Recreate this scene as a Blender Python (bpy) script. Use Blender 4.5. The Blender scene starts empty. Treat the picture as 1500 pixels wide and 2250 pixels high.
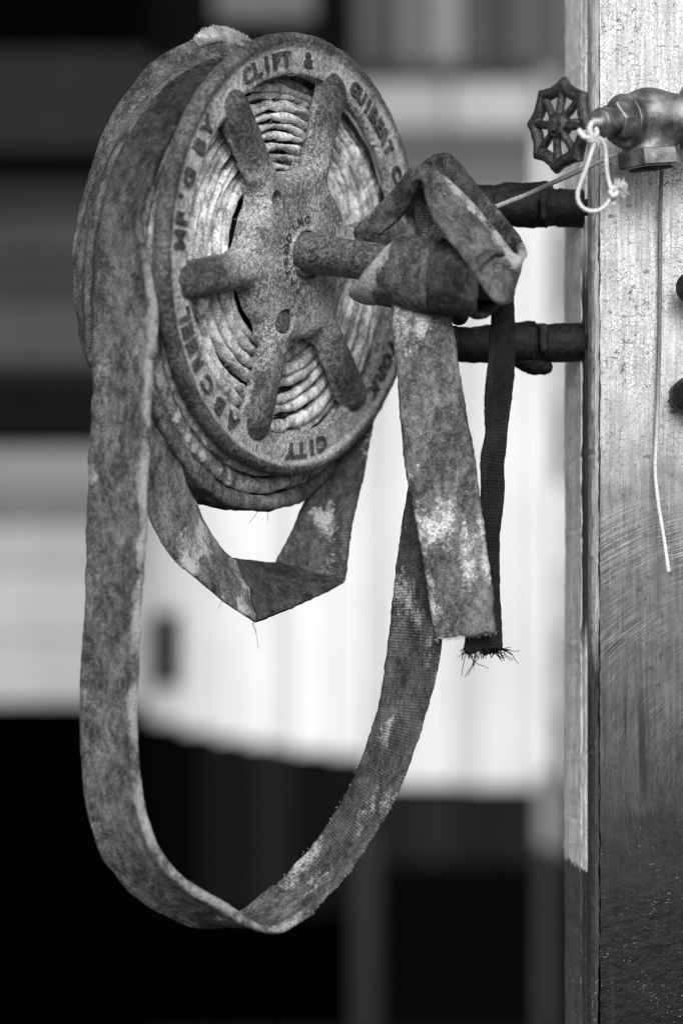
import bpy, math, random
import numpy as np
from mathutils import Vector

sc = bpy.context.scene
C = sc.collection
RND = random.Random(7)
NR = np.random.RandomState(11)

# ------------------------------------------------------------------ camera, sky, sun, exposure
D = 2.6                                   # metres from the lens to the plane Y = 0
S = 1.04 / 2250                           # metres per photograph pixel on that plane
cam = bpy.data.cameras.new("camera")
cam.sensor_fit = 'VERTICAL'
cam.sensor_height = 36
cam.sensor_width = 24
cam.lens = 36 * D / 1.04
cam.clip_start = 0.05
cam.clip_end = 400
cam.dof.use_dof = True
cam.dof.focus_distance = D - 0.015
cam.dof.aperture_fstop = 2.0
cam_o = bpy.data.objects.new("camera", cam)
cam_o.location = (0, -D, 0)
cam_o.rotation_euler = (math.radians(90), 0, 0)
C.objects.link(cam_o)
sc.camera = cam_o

SUN_EL, SUN_AZ = math.radians(30), math.radians(5)      # azimuth measured from the camera side towards the right
sdir = Vector((math.sin(SUN_AZ) * math.cos(SUN_EL), -math.cos(SUN_AZ) * math.cos(SUN_EL), math.sin(SUN_EL)))
world = bpy.data.worlds.new("World")
sc.world = world
world.use_nodes = True
wn = world.node_tree
for n in list(wn.nodes):
    wn.nodes.remove(n)
sky = wn.nodes.new('ShaderNodeTexSky')
sky.sky_type = 'NISHITA'
sky.sun_disc = False
sky.sun_elevation = SUN_EL
sky.sun_rotation = math.atan2(sdir.x, sdir.y)
grey = wn.nodes.new('ShaderNodeRGBToBW')                 # the photograph is black and white
bgd = wn.nodes.new('ShaderNodeBackground')
bgd.inputs[1].default_value = 0.11
wo = wn.nodes.new('ShaderNodeOutputWorld')
wn.links.new(sky.outputs[0], grey.inputs[0])
wn.links.new(grey.outputs[0], bgd.inputs[0])
wn.links.new(bgd.outputs[0], wo.inputs[0])
sun = bpy.data.lights.new("sun", 'SUN')
sun.energy = 1.3
sun.angle = math.radians(30)
sun_o = bpy.data.objects.new("sun", sun)
sun_o.rotation_euler = sdir.to_track_quat('Z', 'Y').to_euler()
C.objects.link(sun_o)
sc.view_settings.view_transform = 'Standard'
sc.view_settings.look = 'None'
sc.view_settings.exposure = 1.0
sc.view_settings.gamma = 1
sc.view_settings.use_curve_mapping = False
sc.render.engine = 'CYCLES'
sc.cycles.use_denoising = True
sc.cycles.filter_width = 1.15
sc.cycles.adaptive_threshold = 0.004
sc.cycles.max_bounces = 6

# ------------------------------------------------------------------ helpers: places
def px(x, y, d=0.0):
    """the point at depth Y=d that stands at photograph pixel x, y"""
    k = (D + d) / D * S
    return np.array([(x - 750) * k, d, -(y - 1125) * k])

# ------------------------------------------------------------------ helpers: node materials
class NT:
    def __init__(self, name, rough=0.6, spec=0.3, metal=0.0):
        self.m = bpy.data.materials.new(name)
        self.m.use_nodes = True
        self.t = self.m.node_tree
        self.b = self.t.nodes['Principled BSDF']
        self.b.inputs['Roughness'].default_value = rough
        self.b.inputs['Specular IOR Level'].default_value = spec
        self.b.inputs['Metallic'].default_value = metal
        self.co = self.t.nodes.new('ShaderNodeTexCoord')
    def put(self, inp, v):
        if v is None:
            return
        if hasattr(v, 'is_linked') or isinstance(v, bpy.types.NodeSocket):
            self.t.links.new(v, inp)
        else:
            inp.default_value = v
    def obj(self):
        return self.co.outputs['Object']
    def uv(self):
        return self.co.outputs['UV']
    def map(self, vec, scale=(1, 1, 1), loc=(0, 0, 0), rot=(0, 0, 0)):
        n = self.t.nodes.new('ShaderNodeMapping')
        self.put(n.inputs['Vector'], vec)
        n.inputs['Scale'].default_value = scale
        n.inputs['Location'].default_value = loc
        n.inputs['Rotation'].default_value = rot
        return n.outputs[0]
    def noise(self, vec, scale, detail=4, rough=0.6, dist=0.0):
        n = self.t.nodes.new('ShaderNodeTexNoise')
        self.put(n.inputs['Vector'], vec)
        n.inputs['Scale'].default_value = scale
        n.inputs['Detail'].default_value = detail
        n.inputs['Roughness'].default_value = rough
        n.inputs['Distortion'].default_value = dist
        return n.outputs[0]
    def vor(self, vec, scale, feature='F1', rand=1.0):
        n = self.t.nodes.new('ShaderNodeTexVoronoi')
        n.feature = feature
        self.put(n.inputs['Vector'], vec)
        n.inputs['Scale'].default_value = scale
        n.inputs['Randomness'].default_value = rand
        return n.outputs[0]
    def math(self, op, a, b=None, c=None, clamp=False):
        n = self.t.nodes.new('ShaderNodeMath')
        n.operation = op
        n.use_clamp = clamp
        self.put(n.inputs[0], a)
        self.put(n.inputs[1], b)
        self.put(n.inputs[2], c)
        return n.outputs[0]
    def step(self, v, lo, hi, a=0.0, b=1.0):
        n = self.t.nodes.new('ShaderNodeMapRange')
        n.interpolation_type = 'SMOOTHSTEP'
        self.put(n.inputs[0], v)
        n.inputs[1].default_value = lo
        n.inputs[2].default_value = hi
        n.inputs[3].default_value = a
        n.inputs[4].default_value = b
        return n.outputs[0]
    def lerp(self, v, lo, hi, a=0.0, b=1.0):
        n = self.t.nodes.new('ShaderNodeMapRange')
        self.put(n.inputs[0], v)
        n.inputs[1].default_value = lo
        n.inputs[2].default_value = hi
        n.inputs[3].default_value = a
        n.inputs[4].default_value = b
        return n.outputs[0]
    def ramp(self, v, stops):
        n = self.t.nodes.new('ShaderNodeValToRGB')
        self.put(n.inputs[0], v)
        e = n.color_ramp.elements
        while len(e) < len(stops):
            e.new(0.5)
        for q, (p, c) in zip(e, stops):
            q.position = p
            q.color = (c, c, c, 1)
        return n.outputs[0]
    def mix(self, f, a, b):
        n = self.t.nodes.new('ShaderNodeMix')
        self.put(n.inputs[0], f)
        self.put(n.inputs[2], a)
        self.put(n.inputs[3], b)
        return n.outputs[0]
    def sep(self, v):
        n = self.t.nodes.new('ShaderNodeSeparateXYZ')
        self.put(n.inputs[0], v)
        return n.outputs
    def comb(self, x, y, z):
        n = self.t.nodes.new('ShaderNodeCombineXYZ')
        for i, v in enumerate((x, y, z)):
            self.put(n.inputs[i], v)
        return n.outputs[0]
    def bump(self, h, dist=0.001, strength=1.0, prev=None):
        n = self.t.nodes.new('ShaderNodeBump')
        self.put(n.inputs['Strength'], strength)
        n.inputs['Distance'].default_value = dist
        self.put(n.inputs['Height'], h)
        self.put(n.inputs['Normal'], prev)
        return n.outputs[0]
    def out(self, col=None, normal=None, rough=None):
        self.put(self.b.inputs['Base Color'], col)
        self.put(self.b.inputs['Normal'], normal)
        self.put(self.b.inputs['Roughness'], rough)
        return self.m

def iron(name, dark, light, grain=1.0, rough=0.55, spec=0.35, big=0.5, zones=False):
    """rusted cast iron: fine light and dark grain over large soft blotches"""
    M = NT(name, rough, spec)
    o = M.obj()
    fine = M.noise(o, 760, 2, 0.8)
    mid = M.noise(o, 240, 5, 0.75)
    blot = M.noise(o, 22, 4, 0.6)
    f = M.step(fine, 0.38, 0.62)
    m = M.step(mid, 0.38, 0.64)
    b = M.step(blot, 0.36, 0.64)
    v = M.math('ADD', M.math('MULTIPLY', f, 0.34 * grain), M.math('ADD', M.math('MULTIPLY', m, 0.34), M.math('MULTIPLY', b, 0.34 * big)))
    col = M.ramp(v, [(0.05, dark * 0.2), (0.30, dark * 0.75), (0.6, dark * 0.5 + light * 0.45), (0.88, light)])
    if zones:
        at = M.t.nodes.new('ShaderNodeAttribute'); at.attribute_name = 'dark_tone'
        k = M.math('MULTIPLY', at.outputs['Fac'], M.step(mid, 0.30, 0.55, 1.0, 0.84))
        col = M.mix(k, col, M.math('MULTIPLY', col, 0.07))
        at = M.t.nodes.new('ShaderNodeAttribute'); at.attribute_name = 'dust'
        col = M.mix(M.math('MULTIPLY', at.outputs['Fac'], M.step(mid, 0.30, 0.62, 0.3, 0.95)), col, 0.55)
    pits = M.step(M.noise(o, 430, 2, 0.6), 0.57, 0.66)
    col = M.mix(M.math('MULTIPLY', pits, 0.88), col, dark * 0.15)
    n = M.bump(fine, 0.0010, 0.5)
    n = M.bump(mid, 0.0022, 0.7, n)
    return M.out(col, n)

def hose(name, dark, light, pale=0.5, pale_at=0.6, weave=1.0, patch=26, ribs=2600, crack=0.0, dark_start=None, band=None, edge=None, soft=0.13):
    """rubber lined canvas hose: woven ribs, worn blotches, pale flaking patches; UV is metres across, metres along"""
    M = NT(name, 0.82, 0.22)
    o = M.obj()
    uv = M.sep(M.uv())
    s1 = M.math('SINE', M.math('MULTIPLY', uv[1], ribs))
    s2 = M.math('SINE', M.math('ADD', M.math('MULTIPLY', uv[0], ribs * 0.9), M.math('MULTIPLY', M.math('SIGN', s1), 1.57)))
    wv = M.math('ADD', M.math('MULTIPLY', s1, 0.35), M.math('MULTIPLY', s2, 0.15))
    wv = M.math('ADD', wv, 0.5)
    a = M.noise(M.map(o, (1, 1, 0.5)), 44, 6, 0.72, 0.3)
    b = M.noise(M.map(o, (1, 1, 0.7)), 150, 5, 0.75)
    c = M.noise(o, 480, 3, 0.7)
    v = M.math('ADD', M.math('MULTIPLY', M.step(a, 0.34, 0.66), 0.45), M.math('ADD', M.math('MULTIPLY', M.step(b, 0.36, 0.66), 0.35), M.math('MULTIPLY', M.step(c, 0.38, 0.62), 0.32)))
    col = M.ramp(v, [(0.02, dark * 0.45), (0.28, dark * 1.05), (0.62, (dark * 0.55 + light * 0.45)), (1.0, light * 1.1)])
    # pale powdery patches with broken edges
    e = M.math('ADD', M.noise(M.map(o, (1, 1, 0.6)), patch, 3, 0.6), M.math('MULTIPLY', M.math('SUBTRACT', M.noise(o, 260, 4, 0.8), 0.5), 0.42))
    if band:
        e = M.math('ADD', e, M.math('MULTIPLY', M.math('MULTIPLY', M.step(uv[1], band[0], band[0] + 0.04), M.step(uv[1], band[1], band[1] - 0.04)), band[2]))
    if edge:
        edge_light = M.step(M.math('MULTIPLY', uv[0], edge[0]), edge[1] - 0.006, edge[1] + 0.012)  # highlight along one hose edge, painted into the colour
        e = M.math('ADD', e, M.math('MULTIPLY', edge_light, edge[2]))
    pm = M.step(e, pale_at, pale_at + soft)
    pm2 = M.math('MULTIPLY', pm, M.step(c, 0.30, 0.62, 0.35, 1.0))
    if crack > 0:
        ck = M.step(M.vor(o, 330, 'DISTANCE_TO_EDGE'), 0.02, 0.10)
        pm2 = M.math('MULTIPLY', pm2, M.lerp(ck, 0, 1, 1 - crack, 1))
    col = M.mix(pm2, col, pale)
    if dark_start:
        k = M.step(uv[1], dark_start[0], dark_start[1], 0.30, 1.0)  # colour darker along the first stretch of the hose
        col = M.math('MULTIPLY', col, M.math('MAXIMUM', k, M.math('MULTIPLY', pm, 0.7)))
    wmask = M.math('MULTIPLY', M.lerp(wv, 0, 1, 1.0 - 0.55 * weave, 1.0 + 0.25 * weave), 1.0)
    wm = M.mix(M.step(M.noise(o, 18, 2), 0.4, 0.6, 0.25, 1.0), 1.0, wmask)
    mul = M.t.nodes.new('ShaderNodeMix'); mul.data_type = 'RGBA'; mul.blend_type = 'MULTIPLY'; mul.inputs[0].default_value = 1.0
    M.t.links.new(col, mul.inputs[6]); M.t.links.new(wm, mul.inputs[7])
    n = M.bump(wv, 0.0007, 0.55 * weave)
    n = M.bump(b, 0.0022, 0.5, n)
    n = M.bump(c, 0.0010, 0.6, n)
    n = M.bump(pm, 0.0008, 0.5, n)
    return M.out(mul.outputs[2], n)

def flat(name, v, var=0.25, scale=3.0, rough=0.85, spec=0.0):
    M = NT(name, rough, spec)
    o = M.obj()
    f = M.noise(M.map(o, (1, 1, 0.35)), scale, 5, 0.6)
    col = M.ramp(f, [(0.25, v * (1 - var)), (0.75, min(0.95, v * (1 + var)))])
    return M.out(col, M.bump(M.noise(o, 60, 4), 0.004, 0.4))

IRON_FACE = iron("rusted_cast_iron", 0.17, 0.76, 1.0, 0.6, 0.3, 0.8, True)
IRON_LETTER = iron("worn_iron_lettering", 0.05, 0.22, 0.8)
RIM_DUST = iron("pale_rim_dust", 0.40, 0.80, 0.9)
IRON_DARK = iron("dark_rusted_pipe", 0.045, 0.34, 1.0, 0.5, 0.4)
IRON_BLACK = iron("black_sooty_pipe", 0.004, 0.030, 1.0, 0.42, 0.3)
IRON_WHEEL = iron("dark_painted_iron", 0.008, 0.075, 0.8, 0.26, 0.9)
HOSE_OUT = hose("grey_worn_hose_canvas", 0.040, 0.24, 0.50, 0.55, 0.6)
HOSE_SOFT = hose("smooth_grey_hose", 0.026, 0.17, 0.26, 0.60, 0.5, 30)
HOSE_LOOP = hose("dark_topped_grey_hose", 0.030, 0.19, 0.34, 0.57, 0.6, 40, 2600, 0.0, (0.16, 0.36), (0.34, 0.62, 0.03), (1.0, 0.025, 0.20), 0.20)
HOSE_RIB = hose("ribbed_dark_hose", 0.030, 0.13, 0.50, 0.55, 1.0, 26, 2100)
HOSE_TAIL = hose("cracked_pale_hose", 0.045, 0.24, 0.85, 0.58, 0.4, 21, 2600, 0.75, None, (0.19, 0.335, 0.12))
HOSE_BACK = hose("darker_grey_hose", 0.014, 0.09, 0.22, 0.62, 0.5)  # darker hose colour for the rear bight, a fold and the shaded wrap
HOSE_EDGE = hose("frayed_pale_hose_edge", 0.20, 0.90, 0.95, 0.50, 0.3, 60)
HOSE_PALE = hose("pale_woven_hose", 0.16, 0.42, 0.6, 0.62, 1.0, 26, 2400)
HOSE_MID = hose("half_worn_hose_edge", 0.06, 0.42, 0.6, 0.55, 0.3, 60)
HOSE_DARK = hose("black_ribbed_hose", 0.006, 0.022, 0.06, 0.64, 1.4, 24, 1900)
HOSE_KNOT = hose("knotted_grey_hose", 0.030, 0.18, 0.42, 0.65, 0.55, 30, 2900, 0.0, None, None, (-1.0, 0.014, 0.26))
BLACK_FIBRE = flat("black_fibre", 0.006)
PALE_FIBRE = flat("pale_fibre", 0.4)

# ------------------------------------------------------------------ helpers: objects
ORIGIN = {}
def empty(name, loc, label, cat, group=None):
    o = bpy.data.objects.new(name, None)
    o.location = tuple(loc)
    o.empty_display_size = 0.05
    C.objects.link(o)
    o['label'] = label
    o['category'] = cat
    if group:
        o['group'] = group
    ORIGIN[o.name] = np.array(loc, float)
    return o

def mesh_obj(name, V, F, mat, parent=None, uv=None, smooth=True, origin=None, kind=None):
    V = np.asarray(V, float)
    base = np.zeros(3)
    if parent is not None:
        base = ORIGIN[parent.name]
    elif origin is not None:
        base = np.array(origin, float)
    me = bpy.data.meshes.new(name)
    loc = V - base
    if isinstance(F, np.ndarray) and F.ndim == 2:
        k = F.shape[1]
        me.vertices.add(len(V)); me.vertices.foreach_set('co', loc.astype(np.float32).ravel())
        me.loops.add(F.size); me.loops.foreach_set('vertex_index', F.astype(np.int32).ravel())
        me.polygons.add(len(F)); me.polygons.foreach_set('loop_start', np.arange(0, F.size, k, dtype=np.int32))
        me.update(calc_edges=True)
    else:
        me.from_pydata([tuple(p) for p in loc], [], [tuple(int(i) for i in f) for f in F])
        me.update()
    me.validate()
    if uv is not None:
        li = np.zeros(len(me.loops), np.int32)
        me.loops.foreach_get('vertex_index', li)
        lay = me.uv_layers.new(name='UVMap')
        lay.data.foreach_set('uv', np.asarray(uv, np.float32)[li].ravel())
    if smooth:
        me.polygons.foreach_set('use_smooth', [True] * len(me.polygons))
    me.materials.append(mat)
    o = bpy.data.objects.new(name, me)
    C.objects.link(o)
    if parent is not None:
        o.parent = parent
        ORIGIN[o.name] = base
    else:
        o.location = tuple(base)
        ORIGIN[o.name] = base
    if kind:
        o['kind'] = kind
    return o

def tag(o, label, cat, group=None):
    o['label'] = label
    o['category'] = cat
    if group:
        o['group'] = group
    return o

def unit(v):
    v = np.asarray(v, float)
    return v / (np.linalg.norm(v) + 1e-12)

def vnoise(P, freq, seed=0):
    """cheap value noise, -1..1, on points (N,3)"""
    rs = np.random.RandomState(seed)
    T = rs.rand(32, 32, 32) * 2 - 1
    q = np.asarray(P) * freq + 100.37
    i = np.floor(q).astype(int); f = q - i
    f = f * f * (3 - 2 * f)
    r = 0
    for dx in (0, 1):
        for dy in (0, 1):
            for dz in (0, 1):
                w = (f[..., 0] if dx else 1 - f[..., 0]) * (f[..., 1] if dy else 1 - f[..., 1]) * (f[..., 2] if dz else 1 - f[..., 2])
                r = r + w * T[(i[..., 0] + dx) % 32, (i[..., 1] + dy) % 32, (i[..., 2] + dz) % 32]
    return r

def crom(P, n):
    """Catmull-Rom through P (m,k), n samples evenly spread by chord length"""
    P = np.asarray(P, float)
    if len(P) == 2:
        t = np.linspace(0, 1, n)[:, None]
        return P[0] * (1 - t) + P[1] * t
    dd = np.r_[0, np.cumsum(np.sqrt((np.diff(P, axis=0) ** 2).sum(1)) + 1e-9)]
    ts = np.linspace(0, dd[-1], n)
    E = np.vstack([2 * P[0] - P[1], P, 2 * P[-1] - P[-2]])
    T = np.r_[-dd[1], dd, 2 * dd[-1] - dd[-2]]
    out = np.zeros((n, P.shape[1]))
    seg = np.clip(np.searchsorted(dd, ts, side='right') - 1, 0, len(P) - 2)
    for j, (s, t) in enumerate(zip(seg, ts)):
        p0, p1, p2, p3 = E[s], E[s + 1], E[s + 2], E[s + 3]
        t0, t1, t2, t3 = T[s], T[s + 1], T[s + 2], T[s + 3]
        m1 = (p2 - p0) / (t2 - t0) * (t2 - t1)
        m2 = (p3 - p1) / (t3 - t1) * (t2 - t1)
        u = (t - t1) / (t2 - t1)
        out[j] = (2 * u**3 - 3 * u**2 + 1) * p1 + (u**3 - 2 * u**2 + u) * m1 + (-2 * u**3 + 3 * u**2) * p2 + (u**3 - u**2) * m2
    return out

def ribbon(name, A, B, mat, parent, thick=0.0055, step=0.0025, cup=0.0, bead=0.45, rag0=0.0, rag1=0.0, rough=0.0006, seed=1, closed=False, wave=0.0, crease=0.0, tvar=None):
    """a flattened hose between two edge curves A and B (m,3): rounded edges, thickness, woven unevenness"""
    A = np.asarray(A, float); B = np.asarray(B, float)
    if closed:
        A = np.vstack([A, A[:1]]); B = np.vstack([B, B[:1]])
    L = np.linalg.norm(np.diff((A + B) / 2, axis=0), axis=1).sum()
    n = max(8, int(L / step))
    AB = crom(np.hstack([A, B]), n)
    A, B = AB[:, :3], AB[:, 3:]
    c = (A + B) / 2; h = (B - A) / 2
    if closed:
        t = np.roll(c[:-1], -1, 0) - np.roll(c[:-1], 1, 0)
        t = np.vstack([t, t[:1]])
    else:
        t = np.gradient(c, axis=0)
    t /= np.linalg.norm(t, axis=1)[:, None] + 1e-12
    nr = np.cross(t, h)
    nr /= np.linalg.norm(nr, axis=1)[:, None] + 1e-12
    s = np.r_[0, np.cumsum(np.linalg.norm(np.diff(c, axis=0), axis=1))]
    K = 15
    xs = -np.cos(np.linspace(0, math.pi, K)) * 0.55 + np.linspace(-1, 1, K) * 0.45
    env = np.sqrt(np.clip(1 - np.abs(xs) ** 7, 0, 1))
    prof = env * (0.78 + bead * np.exp(-((np.abs(xs) - 0.86) / 0.13) ** 2)) * thick / 2
    ring_x = np.r_[xs, xs[-2:0:-1]]
    ring_y = np.r_[prof, -prof[-2:0:-1]]
    W = np.linalg.norm(h, axis=1)
    m = len(ring_x)
    tk = np.ones(n) if tvar is None else tvar(np.linspace(0, 1, n))
    V = c[:, None, :] + h[:, None, :] * ring_x[None, :, None] + nr[:, None, :] * (ring_y[None, :] * tk[:, None])[:, :, None]
    bend = cup * (ring_x ** 2 - 0.4)[None, :] + crease * np.exp(-(ring_x / 0.25) ** 2)[None, :] + wave * np.sin(s[:, None] * 38 + ring_x[None, :] * 2.0 + seed) * (0.4 + np.abs(ring_x))[None, :]
    V = V + nr[:, None, :] * bend[:, :, None]
    sk = vnoise(V, 55, seed) * 1.8 + vnoise(V, 170, seed + 1) * 0.9 + vnoise(V, 420, seed + 2) * 0.5
    V = V + nr[:, None, :] * (np.sign(ring_y + 1e-9)[None, :] * sk * rough)[:, :, None]
    ej = vnoise(np.c_[s, s * 0, s * 0] + 0.3, 260, seed + 3)[:, None] * np.abs(ring_x)[None, :] ** 10
    ej2 = vnoise(np.c_[s, s * 0 + 5, s * 0] + 0.3, 28, seed + 4)[:, None] * np.abs(ring_x)[None, :] ** 2 * 1.4
    V = V + (h / (W[:, None] + 1e-9))[:, None, :] * ((ej + ej2) * 0.0009 * np.sign(ring_x)[None, :])[:, :, None]
    if rag0:
        V[0] += t[0] * (NR.rand(m)[:, None] - 0.5) * rag0
    if rag1:
        V[-1] += t[-1] * (NR.rand(m)[:, None] - 0.5) * rag1
    rows = n - 1 if closed else n
    Vf = V[:rows].reshape(-1, 3)
    uv = np.stack([np.repeat((ring_x[None, :] * W[:rows, None]), 1, 0).ravel(), np.repeat(s[:rows, None], m, 1).ravel()], 1)
    i = np.arange(rows if closed else rows - 1)[:, None]; j = np.arange(m)[None, :]
    i2 = (i + 1) % rows; j2 = (j + 1) % m
    F = np.stack([(i * m + j), (i * m + j2), (i2 * m + j2), (i2 * m + j)], -1).reshape(-1, 4)
    if not closed:
        half = K
        caps = []
        for r in (0, rows - 1):
            for q in range(K - 1):
                a, b_ = q, q + 1
                c1, c2 = (m - q) % m, (m - q - 1) % m
                if q == 0:
                    caps.append((r * m + a, r * m + b_, r * m + c2, r * m + c2))
                elif q == K - 2:
                    caps.append((r * m + a, r * m + b_, r * m + c1, r * m + c1))
                else:
                    caps.append((r * m + a, r * m + b_, r * m + c2, r * m + c1))
        Fl = [tuple(f) for f in F] + [tuple(dict.fromkeys(f)) for f in caps]
        return mesh_obj(name, Vf, Fl, mat, parent, uv)
    return mesh_obj(name, Vf, F, mat, parent, uv)

def strap(name, st, mat, parent, **kw):
    """stations (ax, ay, ad, bx, by, bd): the two edges as photograph pixels and depth"""
    A = [px(q[0], q[1], q[2]) for q in st]
    B = [px(q[3], q[4], q[5]) for q in st]
    return ribbon(name, A, B, mat, parent, **kw)

def tube(P, r, seg=10, step=0.002, twist=0.0, lobes=3, jitter=0.0, seed=0, taper=0.0):
    P = np.asarray(P, float)
    L = np.linalg.norm(np.diff(P, axis=0), axis=1).sum()
    n = max(4, int(L / step))
    c = crom(P, n)
    t = np.gradient(c, axis=0); t /= np.linalg.norm(t, axis=1)[:, None] + 1e-12
    u = np.cross(t[0], [0.31, 0.87, 0.13]); u /= np.linalg.norm(u)
    s = np.r_[0, np.cumsum(np.linalg.norm(np.diff(c, axis=0), axis=1))]
    a = np.arange(seg) / seg * 2 * math.pi
    V = np.zeros((n, seg, 3))
    for k in range(n):
        u = u - t[k] * (u @ t[k]); u /= np.linalg.norm(u)
        w = np.cross(t[k], u)
        rr = r * (1 - taper * k / n) * (1 + (0.24 * np.sin(lobes * a + s[k] * twist) if twist else 0)) * np.ones(seg)
        V[k] = c[k] + rr[:, None] * (np.cos(a)[:, None] * u + np.sin(a)[:, None] * w)
    if jitter:
        V += (vnoise(V, 120, seed) * jitter)[..., None] * unit_rows(V - c[:, None, :])
    i = np.arange(n - 1)[:, None]; j = np.arange(seg)[None, :]; j2 = (j + 1) % seg
    F = [tuple(f) for f in np.stack([i * seg + j, i * seg + j2, (i + 1) * seg + j2, (i + 1) * seg + j], -1).reshape(-1, 4)]
    F.append(tuple(range(seg))[::-1]); F.append(tuple((n - 1) * seg + q for q in range(seg)))
    return V.reshape(-1, 3), F

def unit_rows(v):
    return v / (np.linalg.norm(v, axis=-1)[..., None] + 1e-12)

def join(parts):
    V, F, k = [], [], 0
    for v, f in parts:
        V.append(np.asarray(v)); F += [tuple(int(i) + k for i in q) for q in f]; k += len(v)
    return np.vstack(V), F

def lathe(p0, axis, prof, seg=40, polygon=None, jitter=0.0, seed=3, mod=None):
    """surface of revolution about axis from p0: prof = [(t, r)...]; polygon = number of flats"""
    ax = unit(axis)
    u = unit(np.cross(ax, [0.1, 0.2, 1.0])); w = np.cross(ax, u)
    a = np.arange(seg) / seg * 2 * math.pi
    rows = []
    for t, r in prof:
        rr = np.full(seg, r)
        if polygon:
            ph = (a % (2 * math.pi / polygon)) - math.pi / polygon
            rr = np.minimum(r / np.cos(ph) * math.cos(math.pi / polygon) , r)
        if mod is not None:
            rr = rr * mod(a, t)
        rows.append(np.asarray(p0) + ax * t + rr[:, None] * (np.cos(a)[:, None] * u + np.sin(a)[:, None] * w))
    V = np.vstack(rows)
    if jitter:
        n = unit_rows(V - (np.asarray(p0) + ((V - p0) @ ax)[:, None] * ax))
        V = V + n * ((vnoise(V, 90, seed) + 0.6 * vnoise(V, 260, seed + 1)) * jitter)[:, None]
    F = []
    for i in range(len(prof) - 1):
        for j in range(seg):
            j2 = (j + 1) % seg
            F.append((i * seg + j, i * seg + j2, (i + 1) * seg + j2, (i + 1) * seg + j))
    F.append(tuple(range(seg))[::-1]); F.append(tuple((len(prof) - 1) * seg + q for q in range(seg)))
    return V, F

def dense(prof, step=0.003):
    out = [prof[0]]
    for a, b in zip(prof[:-1], prof[1:]):
        k = max(1, int(math.hypot(b[0] - a[0], b[1] - a[1]) / step))
        for i in range(1, k + 1):
            out.append((a[0] + (b[0] - a[0]) * i / k, a[1] + (b[1] - a[1]) * i / k))
    return out

def surface_nets(f, lo, hi, h):
    """mesh of f < 0 sampled on a grid of pitch h"""
    lo = np.array(lo, float); n = np.ceil((np.array(hi) - lo) / h).astype(int) + 1
    ax = [lo[k] + np.arange(n[k]) * h for k in range(3)]
    X, Y, Z = np.meshgrid(*ax, indexing='ij')
    G = f(X, Y, Z)
    nx, ny, nz = n
    ins = G < 0
    corners = [(0, 0, 0), (1, 0, 0), (0, 1, 0), (1, 1, 0), (0, 0, 1), (1, 0, 1), (0, 1, 1), (1, 1, 1)]
    def sub(A, c):
        return A[c[0]:nx - 1 + c[0], c[1]:ny - 1 + c[1], c[2]:nz - 1 + c[2]]
    cnt = sum(sub(ins, c).astype(np.int8) for c in corners)
    act = np.argwhere((cnt > 0) & (cnt < 8))
    idx = -np.ones((nx - 1, ny - 1, nz - 1), np.int64)
    idx[act[:, 0], act[:, 1], act[:, 2]] = np.arange(len(act))
    acc = np.zeros((len(act), 3)); num = np.zeros(len(act))
    for a in range(8):
        for b in range(a + 1, 8):
            ca, cb = np.array(corners[a]), np.array(corners[b])
            if np.abs(ca - cb).sum() != 1:
                continue
            ga = G[tuple((act + ca).T)]; gb = G[tuple((act + cb).T)]
            m = (ga < 0) != (gb < 0)
            t = np.where(m, ga / np.where(m, ga - gb, 1), 0)
            acc += m[:, None] * (ca + (cb - ca) * t[:, None]); num += m
    V = lo + (act + acc / num[:, None]) * h
    Q = []
    for d in range(3):
        e = np.eye(3, dtype=int)[d]; u = np.eye(3, dtype=int)[(d + 1) % 3]; w = np.eye(3, dtype=int)[(d + 2) % 3]
        A = ins[:nx - e[0], :ny - e[1], :nz - e[2]]; Bq = ins[e[0]:, e[1]:, e[2]:]
        ch = np.argwhere(A != Bq)
        ok = (ch[:, (d + 1) % 3] > 0) & (ch[:, (d + 2) % 3] > 0)
        ok &= (ch[:, (d + 1) % 3] < n[(d + 1) % 3] - 1) & (ch[:, (d + 2) % 3] < n[(d + 2) % 3] - 1)
        ch = ch[ok]
        q = np.stack([idx[tuple((ch - u - w).T)], idx[tuple((ch - w).T)], idx[tuple(ch.T)], idx[tuple((ch - u).T)]], 1)
        flip = ~ins[tuple(ch.T)]
        q[flip] = q[flip][:, ::-1]
        Q.append(q)
    return V, np.vstack(Q)

def smin(a, b, k):
    h = np.clip(0.5 + 0.5 * (b - a) / k, 0, 1)
    return b * (1 - h) + a * h - k * h * (1 - h)

# ------------------------------------------------------------------ the reel's own frame
TH, PH = math.radians(55.78), math.radians(3.95)
RN = np.array([math.sin(TH) * math.cos(PH), -math.cos(TH) * math.cos(PH), -math.sin(PH)])   # out of the face
RU = np.array([math.cos(TH), math.sin(TH), 0.0])
RV = np.cross(RN, RU)
RC = px(655.1, 562.9, 0)
R = 0.223
def reel(a, b, c):
    a, b, c = np.broadcast_arrays(np.asarray(a, float), b, c)
    return RC + a[..., None] * RU + b[..., None] * RV + c[..., None] * RN
def on_reel(x, y, c=0.0):
    """reel coordinates of the photograph pixel on the plane c of the face"""
    d = np.array([(x - 750) * S / D, 1.0, -(y - 1125) * S / D]); o = np.array([0, -D, 0.0])
    t = ((RC + RN * c - o) @ RN) / (d @ RN)
    q = o + d * t - RC
    return q @ RU, q @ RV

# ------------------------------------------------------------------ GROUND
GZ = -3.0
def sheet(name, x0, x1, y0, y1, z, mat):
    return mesh_obj(name, [(x0, y0, z), (x1, y0, z), (x1, y1, z), (x0, y1, z)], [(0, 1, 2, 3)], mat, None, None, False, kind='structure')
sheet("ground", -150, 150, -150, 150, GZ, flat("dark_earth", 0.03, 0.5, 1.5))

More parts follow.
